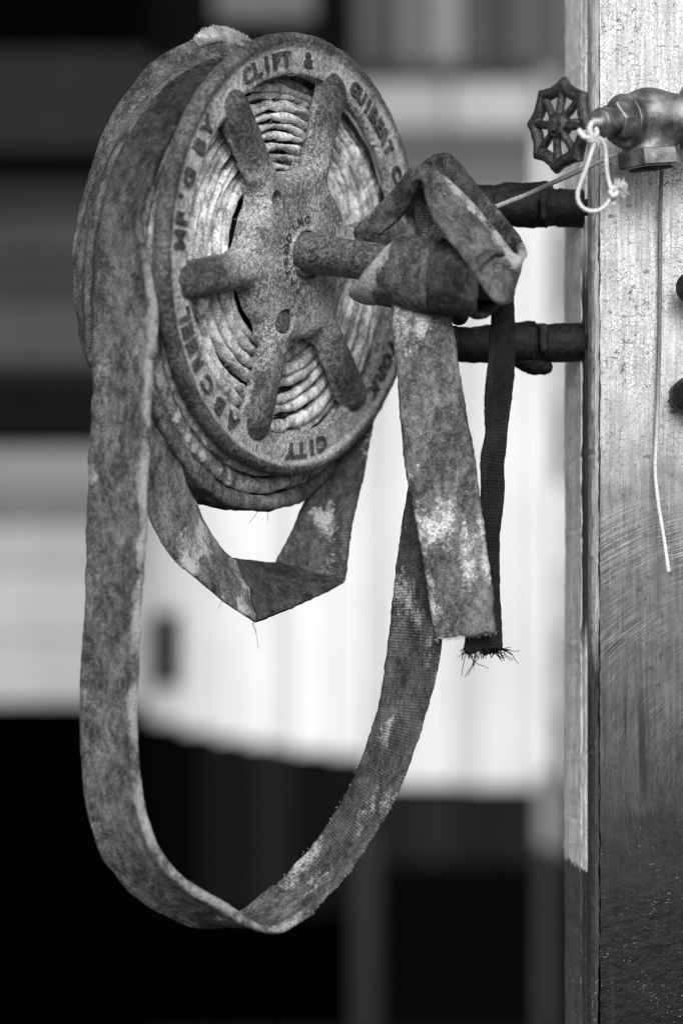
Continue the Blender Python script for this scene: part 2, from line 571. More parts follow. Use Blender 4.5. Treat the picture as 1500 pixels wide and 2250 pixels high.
# unseen slab added overhead to keep sky light off the reel
rf = tag(mesh_obj("overhead_shade", [(-1, -0.4, 1.6), (6, -0.4, 1.6), (6, 2.4, 1.75), (-1, 2.4, 1.75), (-1, -0.4, 1.66), (6, -0.4, 1.66), (6, 2.4, 1.81), (-1, 2.4, 1.81)],
         [(0, 3, 2, 1), (4, 5, 6, 7), (0, 1, 5, 4), (1, 2, 6, 5), (2, 3, 7, 6), (3, 0, 4, 7)], flat("overhead_shade_dark", 0.03), None, None, False, origin=(1, 1, 1.6)), "unseen dark boards added overhead to shade the reel", "overhead_shade")
# ------------------------------------------------------------------ BACKGROUND: two walls some metres off
def board(name, x0, y0, x1, y1, d, th, mat, parent):
    a, b = px(x0, y1, d), px(x1, y0, d)
    bev = 0.006
    X0, X1, Z0, Z1 = a[0], b[0], a[2], b[2]
    V = [(X0 + bev, d, Z0 + bev), (X1 - bev, d, Z0 + bev), (X1 - bev, d, Z1 - bev), (X0 + bev, d, Z1 - bev),
         (X0, d + bev, Z0), (X1, d + bev, Z0), (X1, d + bev, Z1), (X0, d + bev, Z1),
         (X0, d + th, Z0), (X1, d + th, Z0), (X1, d + th, Z1), (X0, d + th, Z1)]
    F = [(0, 1, 2, 3), (0, 4, 5, 1), (1, 5, 6, 2), (2, 6, 7, 3), (3, 7, 4, 0), (4, 8, 9, 5), (5, 9, 10, 6), (6, 10, 11, 7), (7, 11, 8, 4), (8, 11, 10, 9)]
    return mesh_obj(name, V, F, mat, parent, None, False)
PAINT = {}
def paint(v):
    k = round(v, 4)
    if k not in PAINT:
        PAINT[k] = flat("board_paint", v, 0.16, 2.2)
    return PAINT[k]
BY = 12.0
hall = empty("shed", px(900, 1125, BY) * np.array([1, 1, 0]) + np.array([0, 0, GZ]),
             "blurred white boarded shed with dark lower boards far behind the hose reel", "shed")
# white boards, from the gap below the eaves boards to the dark skirting
for x0, x1, yb, v in [(230, 328, 1572, .48), (332, 396, 1588, .52), (400, 468, 1606, .60), (472, 536, 1622, .70), (540, 600, 1634, .74), (604, 640, 1642, .60), (644, 720, 1650, .74), (724, 806, 1660, .64), (810, 850, 1690, .56),
                      (854, 1000, 1725, .64), (1004, 1040, 1728, .50), (1044, 1178, 1730, .60), (1254, 1460, 1728, .6), (1464, 1660, 1728, .6), (1664, 1900, 1728, .6), (1904, 2200, 1728, .6)]:
    board("plank", x0, 470, x1, yb, BY + RND.uniform(0, .02), .03, paint(v), hall)
for y0, y1, v in [(284, 360, .09), (364, 420, .13), (424, 467, .20)]:
    board("plank", 230, y0, 1178, y1, BY + RND.uniform(0, .02), .03, paint(v), hall)
    board("plank", 1254, y0, 2200, y1, BY + RND.uniform(0, .02), .03, paint(v), hall)
for x0, x1, v in [(780, 978, .30), (986, 1178, .36), (1254, 1500, .5), (1504, 2200, .5)]:
    board("panel", x0, 176, x1, 281, BY + .01, .03, paint(v), hall)
board("beam", 230, 140, 1178, 173, BY - .02, .06, paint(.035), hall)
for x0, x1, v in [(780, 830, .075), (834, 868, .05), (872, 920, .13), (924, 948, .10), (952, 1010, .22), (1014, 1060, .08), (1064, 1100, .06), (1104, 1126, .05), (1130, 1178, .10), (1254, 1400, .1), (1404, 1700, .08), (1704, 2200, .1)]:
    board("plank", x0, -300, x1, 138, BY + RND.uniform(0, .02), .03, paint(v), hall)
for x0, x1, v in [(230, 480, .004), (484, 560, .012), (564, 640, .02), (644, 690, .012), (694, 776, .004)]:
    board("plank", x0, -300, x1, 281, BY + .06, .03, paint(v), hall)
board("lamp_bracket", 470, -40, 690, 44, BY - .12, .06, paint(.11), hall)
# dark skirting boards
for x0, x1, v in [(230, 440, .002), (444, 555, .007), (559, 640, .013), (644, 760, .006), (764, 806, .008)]:
    board("skirting_board", x0, 1500, x1, 2010, BY + .05 + RND.uniform(0, .01), .03, paint(v), hall)
    board("skirting_board", x0, 2014, x1, 2272, BY + .05 + RND.uniform(0, .01), .03, paint(.0006), hall)
for x0, x1, v in [(810, 900, .013), (904, 1000, .017), (1004, 1090, .013), (1094, 1178, .015), (1254, 1700, .02), (1704, 2200, .02)]:
    board("skirting_board", x0, 1640, x1, 1898, BY + .05 + RND.uniform(0, .01), .03, paint(v), hall)
    board("skirting_board", x0, 1902, x1, 2272, BY + .05 + RND.uniform(0, .01), .03, paint(.0025), hall)
board("mullion", 774, 1830, 830, 2272, BY - .06, .045, paint(.030), hall)
board("mullion", 1180, -300, 1222, 150, BY - .05, .06, paint(.07), hall)
board("mullion", 1180, 154, 1222, 300, BY - .05, .06, paint(.26), hall)
board("mullion", 1182, 304, 1212, 1700, BY - .05, .06, paint(.80), hall)
board("mullion", 1182, 1704, 1218, 1860, BY - .05, .06, paint(.25), hall)
board("mullion", 1182, 1864, 1212, 2272, BY - .05, .06, paint(.045), hall)
for y0, y1, v in [(-300, 300, .12), (304, 500, .3), (504, 690, .03), (694, 880, .30), (884, 1060, .05), (1064, 1250, .62), (1254, 1380, .4), (1384, 1480, .12), (1484, 1560, .2), (1564, 1725, .004), (1729, 1880, .12), (1884, 2272, .006)]:
    board("door_panel", 1222, y0, 1250, y1, BY + .02, .03, paint(v), hall)
board("latch", 338, 1345, 400, 1505, BY - .05, .04, paint(.018), hall)

board("sheathing", 226, -300, 2200, 2312, BY + .14, .03, paint(.004), hall)
side = empty("plank_wall", px(150, 1125, BY - .6) * np.array([1, 1, 0]) + np.array([0, 0, GZ]),
             "blurred wall of dark and grey level boards at the left edge", "wall")
for y0, y1, v in [(-300, 105, .0008), (109, 330, .020), (334, 396, .0020), (400, 470, .022), (474, 560, .045), (564, 660, .036), (664, 800, .060), (804, 832, .02), (836, 980, .007),
                  (984, 1080, .20), (1084, 1150, .14), (1154, 1250, .30), (1254, 1400, .35), (1404, 1545, .35), (1549, 1800, .0006), (1804, 2030, .0006), (2034, 2312, .0006)]:
    board("plank", -1900, y0, 322 + RND.uniform(-12, 6), y1, BY - .6 + RND.uniform(0, .02), .04, paint(v), side)
board("sheathing", -1900, -300, 306, 2312, BY - .52, .03, paint(.004), side)

# ------------------------------------------------------------------ WOODEN POST
YAW = math.radians(6.5)
PC = px(1304, 1125, 0.03)                                  # the near left arris of the post
PF = np.array([math.cos(YAW), math.sin(YAW), 0]); PD = np.array([-math.sin(YAW), math.cos(YAW), 0])
post = empty("wooden_post", (PC[0] + 0.05, PC[1] + 0.06, GZ), "weathered painted wooden post, pale above and dark below, at the right edge", "post")
def post_mat_front():
    M = NT("crazed_worn_post_paint", 0.7, 0.3)
    o = M.obj()
    q = M.sep(o)
    x = q[0]; z = M.math('ADD', q[2], GZ)                  # height above the lens axis
    big = M.math('MULTIPLY', M.math('SUBTRACT', M.noise(o, 16, 4, 0.6), 0.5), 0.16)
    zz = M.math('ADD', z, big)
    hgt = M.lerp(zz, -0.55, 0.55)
    base = M.ramp(hgt, [(0.02, .003), (0.12, .006), (0.20, .022), (0.28, .075), (0.44, .17), (0.515, .25), (0.58, .54), (0.66, .72)])  # pale above, dark below; the foot also carries a painted vignette
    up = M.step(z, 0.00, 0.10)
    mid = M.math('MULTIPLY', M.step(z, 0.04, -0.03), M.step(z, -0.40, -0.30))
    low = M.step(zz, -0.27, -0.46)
    # crazing of the old paint
    warp = M.math('MULTIPLY', M.noise(o, 70, 3), 0.004)
    oc = M.comb(M.math('ADD', x, warp), M.math('SUBTRACT', q[2], warp), 0.0)
    c1 = M.step(M.vor(oc, 170, 'DISTANCE_TO_EDGE'), 0.005, 0.035)
    c2 = M.step(M.vor(M.map(oc, (1, 1, 0.55)), 330, 'DISTANCE_TO_EDGE'), 0.01, 0.06)
    cr = M.math('MINIMUM', c1, M.lerp(c2, 0, 1, 0.45, 1.0))
    crk = M.lerp(cr, 0, 1, 0.08, 1.0)
    crk = M.mix(M.math('MULTIPLY', up, M.step(M.noise(o, 30, 3), 0.35, 0.60, 0.35, 1.0)), 1.0, crk)
    # spatter and rubbed-off specks
    sp = M.step(M.noise(M.map(o, (1, 1, 1.5)), 170, 3, 0.6), 0.585, 0.64)
    spm = M.math('MULTIPLY', M.step(M.noise(o, 24, 2), 0.44, 0.62), up)
    sp2 = M.step(M.noise(o, 520, 2, 0.7), 0.60, 0.68)
    # circular scrubbing marks
    cx, cz = 0.44 - (PC[0] + 0.05), -0.29 - GZ
    dx = M.math('SUBTRACT', x, cx - 0.02); dz = M.math('SUBTRACT', q[2], cz)
    rad = M.math('SQRT', M.math('ADD', M.math('MULTIPLY', dx, dx), M.math('MULTIPLY', dz, dz)))
    ang = M.math('ARCTAN2', dz, dx)
    arc = M.noise(M.comb(M.math('MULTIPLY', rad, 560), M.math('MULTIPLY', ang, 3.6), 0.0), 1.0, 4, 0.75)
    arc2 = M.noise(M.comb(M.math('MULTIPLY', rad, 1000), M.math('MULTIPLY', ang, 8.0), 3.0), 1.0, 3, 0.75)
    am = M.math('ADD', M.step(arc, 0.42, 0.66), M.math('MULTIPLY', M.step(arc2, 0.45, 0.68), 0.7))
    grain = M.noise(M.map(o, (260, 260, 14)), 1.0, 4, 0.7)
    blot = M.noise(o, 60, 5, 0.7)
    col = base
    def mulc(a, b):
        return M.math('MULTIPLY', a, b)
    col = mulc(col, crk)
    col = M.mix(mulc(sp, mulc(spm, 0.75)), col, 0.07)
    col = M.mix(mulc(sp2, mulc(M.step(z, -0.12, 0.06, 0.3, 1.0), 0.8)), col, mulc(base, 0.28))
    sp3 = M.step(M.noise(M.map(o, (1, 1, 0.5)), 300, 4, 0.75), 0.585, 0.64)
    col = M.mix(mulc(sp3, M.step(z, 0.22, 0.02, 0.15, 0.7)), col, mulc(base, 0.35))
    patchy = M.step(M.noise(M.map(o, (1, 1, 0.7)), 17, 4, 0.65), 0.40, 0.62, 0.15, 1.0)
    col = mulc(col, M.mix(mulc(mid, patchy), 1.0, M.lerp(am, 0.0, 1.4, 0.45, 1.95)))
    gouge = M.step(M.noise(M.map(o, (90, 90, 22), (0.3, 0, 0), (0, 0.5, 0)), 1.0, 4, 0.75), 0.62, 0.68)
    col = M.mix(mulc(gouge, M.step(z, 0.0, -0.1, 0.0, 0.7)), col, 0.02)
    col = mulc(col, M.lerp(M.step(grain, 0.3, 0.7), 0, 1, 0.72, 1.18))
    col = mulc(col, M.lerp(M.step(blot, 0.32, 0.68), 0, 1, 0.80, 1.12))
    vm = M.vor(M.map(o, (1, 1, 1.7)), 34)
    smd = M.step(M.math('ADD', vm, M.math('MULTIPLY', M.math('SUBTRACT', M.noise(o, 210, 4, .7), 0.5), 0.35)), 0.17, 0.08)
    col = M.mix(mulc(smd, M.step(M.noise(o, 19, 3), 0.48, 0.60, 0.0, 0.75)), col, 0.035)
    # stains running down
    drip = M.step(M.noise(M.map(o, (70, 70, 3.0)), 1.0, 3, 0.6), 0.56, 0.66)
    col = M.mix(mulc(drip, M.step(z, -0.12, -0.24, 0.0, 0.8)), col, 0.012)
    # pale glints at the foot, painted into the colour
    ch = M.step(M.noise(M.map(o, (1, 1, 2.2)), 210, 3, 0.75), 0.635, 0.69)
    ch = mulc(ch, mulc(low, M.step(M.noise(o, 22, 2), 0.42, 0.60)))
    col = M.mix(ch, col, 0.42)
    n = M.bump(crk, 0.0006, 0.5)
    n = M.bump(blot, 0.003, M.lerp(low, 0, 1, 0.12, 0.55), n)
    n = M.bump(grain, 0.0008, 0.4, n)
    n = M.bump(arc, 0.0003, 0.3, n)
    rough = M.mix(low, 0.7, 0.42)
    return M.out(col, n, rough)
def post_mat_side(v_top, v_low, dark, stain=None):
    M = NT("flaking_post_edge_paint", 0.75, 0.25)
    o = M.obj()
    q = M.sep(o)
    z = M.math('ADD', q[2], GZ)
    zj = M.math('ADD', z, M.math('MULTIPLY', M.math('SUBTRACT', M.noise(M.map(o, (160, 160, 0)), 1.0, 2), 0.5), 0.025))
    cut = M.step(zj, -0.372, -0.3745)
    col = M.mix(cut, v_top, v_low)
    if stain:                                             # old grease soaked into the wood between two heights
        zs_ = M.math('ADD', z, M.math('MULTIPLY', M.math('SUBTRACT', M.noise(M.map(o, (150, 150, 9)), 1.0, 4), 0.5), 0.12))
        k = M.math('MULTIPLY', M.step(zs_, stain[0][0], stain[0][0] + 0.05), M.step(zs_, stain[1][1], stain[1][0]))
        col = M.mix(k, col, stain[2])
    grain = M.noise(M.map(o, (420, 420, 16)), 1.0, 4, 0.75)
    gm = M.step(grain, 0.56, 0.68)
    bl = M.noise(M.map(o, (1, 1, 0.4)), 60, 5, 0.7)
    col = M.math('MULTIPLY', col, M.lerp(M.step(bl, 0.3, 0.7), 0, 1, 0.72, 1.15))
    col = M.mix(M.math('MULTIPLY', gm, dark), col, 0.03)
    pit = M.step(M.noise(M.map(o, (1, 1, 0.3)), 330, 2, 0.7), 0.63, 0.70)
    col = M.mix(M.math('MULTIPLY', pit, 0.8), col, 0.02)
    ch = M.math('MULTIPLY', M.step(M.noise(o, 240, 3, 0.75), 0.62, 0.68), M.step(z, -0.44, -0.50))
    col = M.mix(ch, col, 0.5)
    n = M.bump(grain, 0.0016, 0.6)
    n = M.bump(bl, 0.003, 0.5, n)
    return M.out(col, n)
def prism_post(name, section, mat, z0=GZ, z1=0.75, chip=(), amp=0.0012, seed=5, step=0.005):
    """loft a cross-section (right along the face, depth) up the post; points listed in chip are ragged"""
    sec = np.array(section, float)
    zs = np.unique(np.r_[np.linspace(z0, -0.56, 40), np.arange(-0.56, 0.56, step), np.linspace(0.56, z1, 8)])
    m = len(sec)
    V = np.zeros((len(zs), m, 3))
    for k in range(m):
        off = np.zeros((len(zs), 2))
        P = np.c_[zs * 0 + k * 3.1, zs * 0, zs]
        a = amp if k in chip else amp * 0.15
        off[:, 0] = a * (vnoise(P, 60, seed) + vnoise(P, 210, seed + 1)) 
        off[:, 1] = a * (vnoise(P, 60, seed + 2) + vnoise(P, 210, seed + 3))
        xy = PC + np.outer(sec[k, 0] + off[:, 0], PF) + np.outer(sec[k, 1] + off[:, 1], PD)
        V[:, k] = np.c_[xy[:, 0], xy[:, 1], zs]
    F = []
    for i in range(len(zs) - 1):
        for j in range(m):
            j2 = (j + 1) % m
            F.append((i * m + j, i * m + j2, (i + 1) * m + j2, (i + 1) * m + j))
    F.append(tuple(range(m))[::-1]); F.append(tuple((len(zs) - 1) * m + q for q in range(m)))
    return mesh_obj(name, V.reshape(-1, 3), F, mat, post, None, False)
SIDE_PALE = post_mat_side(0.88, 0.10, 0.4)
SIDE_BARE = post_mat_side(0.86, 0.05, 0.5, ((-0.165, 0.16), (0.22, 0.29), 0.06))
ARRIS = post_mat_side(0.42, 0.05, 0.7, ((-0.60, -0.55), (-0.17, -0.10), 0.05))
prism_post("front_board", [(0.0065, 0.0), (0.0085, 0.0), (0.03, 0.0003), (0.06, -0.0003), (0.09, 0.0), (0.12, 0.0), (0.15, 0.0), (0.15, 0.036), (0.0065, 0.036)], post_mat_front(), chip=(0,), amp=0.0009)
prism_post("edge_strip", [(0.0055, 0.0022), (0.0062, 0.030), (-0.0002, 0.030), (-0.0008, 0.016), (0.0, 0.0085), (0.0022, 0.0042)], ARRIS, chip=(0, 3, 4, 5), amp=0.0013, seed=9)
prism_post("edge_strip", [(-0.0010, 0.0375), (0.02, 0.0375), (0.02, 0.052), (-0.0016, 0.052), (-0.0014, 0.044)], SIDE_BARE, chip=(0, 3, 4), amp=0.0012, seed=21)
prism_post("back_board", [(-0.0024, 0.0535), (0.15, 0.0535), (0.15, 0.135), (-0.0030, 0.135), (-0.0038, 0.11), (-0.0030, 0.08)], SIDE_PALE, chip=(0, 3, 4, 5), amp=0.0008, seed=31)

# ------------------------------------------------------------------ HOSE REEL
reel_e = empty("hose_reel", RC, "rusted cast iron fire hose reel wheel with six spokes and raised lettering round its rim", "hose reel")
SPK = [math.radians(a) for a in (131.5, 75.0, 192.5, 252.5, 310.5, 13.0)]
b1, b2 = on_reel(608, 438, 0.008), on_reel(626, 707, 0.008)
def star2(X, Y):
    """plan distance to the hub and the six fingers that grow from it"""
    d2 = np.hypot(X, Y) - 0.385 * R
    for a in SPK:
        ca, sa = math.cos(a), math.sin(a)
        l = np.clip(X * ca + Y * sa, 0.1 * R, 0.80 * R)
        q = np.hypot(X - l * ca, Y - l * sa) - (0.080 * R + 0.008 * R * np.clip((l / R - 0.5) / 0.3, 0, 1))
        d2 = smin(d2, q, 0.060 * R)
    return d2
def wheel_sdf(X, Y, Z):
    r = np.hypot(X, Y)
    # rim: flat lettered annulus with a rolled outer lip
    d2 = star2(X, Y)
    rm = np.maximum(np.abs(r - 0.897 * R) - 0.076 * R, np.abs(Z + 0.0055) - 0.0055)
    lip = np.hypot(r - 0.972 * R, (Z + 0.004) * 0.75) - 0.0072
    lip2 = np.hypot(r - 0.832 * R, Z + 0.0050) - 0.0048
    body = smin(smin(rm, lip, 0.004), lip2, 0.003)
    w, h = 0.074 * R, 0.0165
    zc = Z + 0.0065
    top = (np.sqrt((np.maximum(d2 + w, 0) / w) ** 2 + (np.maximum(zc, 0) / h) ** 2) - 1) * w
    top = np.maximum(top, -Z - np.where(r < 0.45 * R, 0.0200, 0.0110))
    body = smin(body, top, 0.0014)
    # boss round the shaft, bolt holes
    body = smin(body, np.maximum(r - 0.125 * R, np.abs(Z - 0.004) - 0.0080), 0.004)
    body = np.maximum(body, -np.maximum(np.abs(r - 0.0228) - 0.0026, np.abs(Z - 0.012) - 0.011))
    for (bx, by), br in ((b1, 0.0080), (b2, 0.0125)):
        body = np.maximum(body, -np.maximum(np.hypot(X - bx, Y - by) - br, np.abs(Z) - 0.05))
    P = np.stack([X, Y, Z], -1)
    near = np.abs(body) < 0.004
    nz = np.zeros_like(body)
    nz[near] = vnoise(P[near], 110, 3) * 0.0006 + vnoise(P[near], 330, 4) * 0.0005
    return body + nz
Vw, Fw = surface_nets(wheel_sdf, (-R * 1.03, -R * 1.03, -0.024), (R * 1.03, R * 1.03, 0.019), 0.0016)
wheel = mesh_obj("wheel", reel(Vw[:, 0], Vw[:, 1], Vw[:, 2]), Fw, IRON_FACE, reel_e)
dd2 = star2(Vw[:, 0], Vw[:, 1]); rr_ = np.hypot(Vw[:, 0], Vw[:, 1])
ss = lambda v, a, b: (lambda t: t * t * (3 - 2 * t))(np.clip((v - a) / (b - a), 0, 1))
att = wheel.data.attributes.new("dark_tone", 'FLOAT', 'POINT')          # darker tone on the fingers and the rolled lip
lipm = ss(rr_, 0.945 * R, 0.965 * R)
att.data.foreach_set('value', np.clip(ss(-dd2, -0.001, 0.0012) * ss(rr_, 0.38 * R, 0.68 * R) * 0.95 + lipm * 0.9, 0, 1).astype(np.float32))
att = wheel.data.attributes.new("dust", 'FLOAT', 'POINT')                # pale dust lying in the corners of the rim
dust = np.exp(-(np.maximum(dd2, 0) / 0.005) ** 2) * ss(rr_, 0.82 * R, 0.85 * R) * (1 - lipm) * ss(dd2, -0.001, 0.0005) + 0.7 * np.exp(-((rr_ - 0.938 * R) / 0.003) ** 2)
dust = np.maximum(dust, 0.42 * ss(rr_, 0.82 * R, 0.85 * R) * (1 - lipm) * ss(dd2, -0.0005, 0.001))
att.data.foreach_set('value', np.clip(dust * (Vw[:, 2] > -0.003), 0, 1).astype(np.float32))
# raised lettering, reading clockwise
def arc_text(words, rad, size, c0, parent, name="lettering", ext=0.0026, wide=0.9, base_step=None):
    made = []
    for text, a0, a1 in words:
        n = len(text)
        for i, ch in enumerate(text):
            if ch == ' ':
                continue
            for halo in (0, 1):
                cu = bpy.data.curves.new("glyph", 'FONT')
                cu.body = ch
                cu.align_x = 'CENTER'; cu.align_y = 'CENTER'
                cu.size = size; cu.resolution_u = 3
                cu.extrude = 0.0004 if halo else ext
                cu.bevel_depth = 0.0 if halo else 0.0004
                cu.offset = (0.0016 if halo else 0.0003) * size / 0.0215
                ob = bpy.data.objects.new("glyph", cu)
                C.objects.link(ob)
                made.append((text, i, n, a0, a1, ob, cu, halo))
    bpy.context.view_layer.update()
    dg = bpy.context.evaluated_depsgraph_get()
    bank = {}
    for text, i, n, a0, a1, ob, cu, halo in made:
        me = ob.evaluated_get(dg).to_mesh()
        v = np.array([tuple(q.co) for q in me.vertices]); f = [tuple(p.vertices) for p in me.polygons]
        a = math.radians(a0 + (a1 - a0) * (i / (n - 1) if n > 1 else 0))
        stepw = abs(math.radians(a1 - a0)) / max(1, n - 1) * rad if n > 1 else size * 0.75
        wid = v[:, 0].max() - v[:, 0].min()
        wid -= 0.0024 * size / 0.0215 if halo else 0
        kx = min(1.25, stepw * wide / max(wid, 1e-6)) if wid > size * 0.3 else 1.0
        v[:, 0] -= (v[:, 0].max() + v[:, 0].min()) / 2
        if text[i] not in "'.":
            v[:, 1] -= (v[:, 1].max() + v[:, 1].min()) / 2
        x, y = v[:, 0] * kx, v[:, 1] + rad
        t = a - math.pi / 2
        P = reel(x * math.cos(t) - y * math.sin(t), x * math.sin(t) + y * math.cos(t), v[:, 2] + c0)
        bank.setdefault((text, a0), []).append((P, f, halo))
        ob.evaluated_get(dg).to_mesh_clear()
    for *_, ob, cu, _h in made:
        bpy.data.objects.remove(ob); bpy.data.curves.remove(cu)
    for parts in bank.values():
        V, F = join([(p, f) for p, f, _h in parts])
        lo = mesh_obj(name, V, F, IRON_LETTER, parent, None, False)
        lo.data.materials.append(RIM_DUST)
        mi = [h_ for _p, f, h_ in parts for _ in f]
        if len(mi) == len(lo.data.polygons):
            lo.data.polygons.foreach_set('material_index', mi)
arc_text([("ABC", 240, 223.9), ("REEL", 215.5, 201), ("MF'G", 180, 162.5), ("BY", 152.4, 146), ("CLIFT", 121.8, 102.3), ("&", 91, 91), ("GUIBERT", 65.6, 40.0), ("CO.", 31.2, 20.5),
          ("NEW", 1.5, -9), ("YORK", -24, -41), ("CITY", -73, -89)], 0.886 * R, 0.0215, 0.0004, wheel)
arc_text([("PATENDING", 250, 95)], 0.165 * R, 0.0105, 0.0104, wheel, ext=0.0006)
# bolt sunk in the lower hole, drum and back flange behind
Vb, Fb = lathe(RC + RU * b2[0] + RV * b2[1] + RN * 0.0002, RN, dense([(0, 0.0112), (0.0055, 0.0112), (0.0072, 0.0098), (0.008, 0.003)], 0.002), 24, jitter=0.0003)
mesh_obj("bolt", Vb, Fb, IRON_DARK, reel_e)
Vb, Fb = lathe(RC - RN * 0.105, RN, [(0, 0.385 * R), (0.060, 0.385 * R)], 48)
mesh_obj("drum", Vb, Fb, IRON_BLACK, reel_e)
def back_sdf(X, Y, Z):
    r = np.hypot(X, Y)
    rm = np.maximum(np.abs(r - 0.73 * R) - 0.05 * R, np.abs(Z) - 0.004)
    d2 = r - 0.33 * R
    for a in SPK:
        l = np.clip(X * math.cos(a) + Y * math.sin(a), 0, 0.70 * R)
        d2 = smin(d2, np.hypot(X - l * math.cos(a), Y - l * math.sin(a)) - 0.07 * R, 0.08 * R)
    return smin(rm, np.maximum(d2, np.abs(Z) - 0.006), 0.004)
Vw, Fw = surface_nets(back_sdf, (-R, -R, -0.012), (R, R, 0.012), 0.003)
mesh_obj("back_flange", reel(Vw[:, 0], Vw[:, 1], Vw[:, 2] - 0.112), Fw, IRON_BLACK, reel_e)
# shaft: a short length of pipe standing out of the hub, with a plug near its inner end
A0 = px(676, 554, -0.012); A1 = px(1105, 622, -0.150)
AX = unit(A1 - A0); AL = np.linalg.norm(A1 - A0)
AE2 = unit(np.array([0, -1, 0]) - AX * (np.array([0, -1, 0]) @ AX))          # towards the lens
AE1 = unit(np.cross(AE2, AX) * (1 if np.cross(AE2, AX)[2] > 0 else -1))      # up
def at_px(x):
    """distance along the shaft that stands under photograph column x"""
    lo, hi = -0.1, AL * 1.4
    for _ in range(40):
        m = (lo + hi) / 2
        p = A0 + AX * m
        if 750 + p[0] / (p[1] + D) * D / S < x:
            lo = m
        else:
            hi = m
    return lo
Vb, Fb = lathe(A0 - AX * 0.02, AX, dense([(0, 0.0196), (0.018, 0.0199), (0.026, 0.0208), (0.050, 0.0207), (0.062, 0.0194), (AL + 0.02, 0.0190)], 0.0025), 44, jitter=0.0006)
shaft = mesh_obj("shaft", Vb, Fb, IRON_DARK, reel_e)
bp = A0 + AX * at_px(716); bn = unit(AE2 * 0.97 + AE1 * 0.05 - AX * 0.25)
Vb, Fb = lathe(bp + bn * 0.0165, bn, dense([(0, 0.0125), (0.0024, 0.0118), (0.0040, 0.0092), (0.0030, 0.0066), (0.0008, 0.0052), (0.0004, 0.001)], 0.0012), 28, jitter=0.0004)
mesh_obj("plug", Vb, Fb, IRON_DARK, shaft)

# ------------------------------------------------------------------ PIPE BRACKET between post and reel
brk = empty("pipe_bracket", px(1288, 600, 0.09), "black soot covered pipe bracket with two level arms from the post to the reel", "bracket")
def arm(pts, prof_extra, seed):
    V, F = tube(pts, 0.0185, 28, 0.003, jitter=0.0011, seed=seed)
    return mesh_obj("arm", V, F, IRON_BLACK, brk)
AD = 0.085
arm([px(1302, 457, AD), px(1230, 457, AD), px(1130, 448, AD), px(1010, 442, AD + .01), px(930, 440, .14), px(850, 442, .21), px(720, 450, .25)], None, 1)
arm([px(1302, 752, AD), px(1230, 756, AD), px(1130, 760, AD), px(1010, 757, AD), px(930, 752, .14), px(850, 748, .21), px(720, 745, .25)], None, 2)
def collar(x0, y0, x1, y1, prof, flats=None, seed=4):
    a, b = px(x0, y0, AD), px(x1, y1, AD)
    V, F = lathe(a, b - a, dense(prof, 0.003), 48, flats, 0.0009, seed)
    return mesh_obj("collar", V, F, IRON_BLACK, brk)
collar(1080, 452, 1302, 459, [(0, .0185), (.018, .0215), (.045, .0228), (.047, .0215), (.0585, .0215), (.059, .0195), (.068, .0195), (.069, .0205), (.100, .0200)], seed=5)
collar(1010, 757, 1302, 752, [(0, .0178), (.035, .0205), (.068, .0232), (.079, .0238), (.080, .0215), (.089, .0215), (.090, .0200), (.1, .0208), (.133, .0195)], seed=6)
# raised square lugs on the collars
def lug(x0, y0, x1, y1, d, name="lug"):
    V, F = [], []
    c = (px(x0, y0, d) + px(x1, y1, d)) / 2
    hx, hz = abs(px(x1, y1, d)[0] - px(x0, y0, d)[0]) / 2, abs(px(x1, y1, d)[2] - px(x0, y0, d)[2]) / 2
    def q(X, Y, Z):
        e = np.stack([np.abs(X - c[0]) - hx + .003, np.abs(Y - c[1]) - .006, np.abs(Z - c[2]) - hz + .003], -1)
        dd = np.linalg.norm(np.maximum(e, 0), axis=-1) + np.minimum(e.max(-1), 0) - .003
        return dd + vnoise(np.stack([X, Y, Z], -1), 300, 8) * 0.0006
    V, F = surface_nets(q, c - np.array([hx + .006, .014, hz + .006]), c + np.array([hx + .006, .014, hz + .006]), 0.0012)
    mesh_obj(name, V, F, IRON_BLACK, brk)
lug(1183, 432, 1201, 486, AD - .0225)
lug(1183, 712, 1203, 776, AD - .0225)
# upper gusset riding on the upper arm, lower lip under the lower arm, stub under the knot
def blob(name, pts, rad, sq=(1, 1, 1), seed=2, h=0.0014, k=0.006):
    pts = [np.array(p) for p in pts]
    lo = np.min(pts, 0) - max(rad) - .006; hi = np.max(pts, 0) + max(rad) + .006
    def q(X, Y, Z):
        d = None
        for (a, ra), (b, rb) in zip(list(zip(pts, rad))[:-1], list(zip(pts, rad))[1:]):
            ab = b - a
            t = np.clip(((X - a[0]) * ab[0] + (Y - a[1]) * ab[1] + (Z - a[2]) * ab[2]) / (ab @ ab), 0, 1)
            e = np.sqrt((X - a[0] - ab[0] * t) ** 2 + (Y - a[1] - ab[1] * t) ** 2 + (Z - a[2] - ab[2] * t) ** 2) - (ra + (rb - ra) * t)
            d = e if d is None else smin(d, e, k)
        return d + vnoise(np.stack([X, Y, Z], -1), 220, seed) * 0.0009
    V, F = surface_nets(q, lo, hi, h)
    return V, F
V, F = blob("gusset", [px(1000, 448, AD + .01), px(1110, 436, AD), px(1196, 418, AD)], [.012, .0155, .0095], seed=3)
mesh_obj("gusset", V, F, IRON_BLACK, brk)
V, F = blob("gusset", [px(1110, 775, AD), px(1170, 795, AD), px(1196, 806, AD)], [.010, .0125, .0085], seed=4)
mesh_obj("gusset", V, F, IRON_BLACK, brk)
Vb, Fb = lathe(px(1004, 620, 0.0), (0.05, 0, -1), dense([(0, .0105), (.032, .0105), (.038, .0095), (.0425, .006), (.044, .001)], 0.002), 28, jitter=0.0005)
mesh_obj("stub", Vb, Fb, IRON_BLACK, brk)
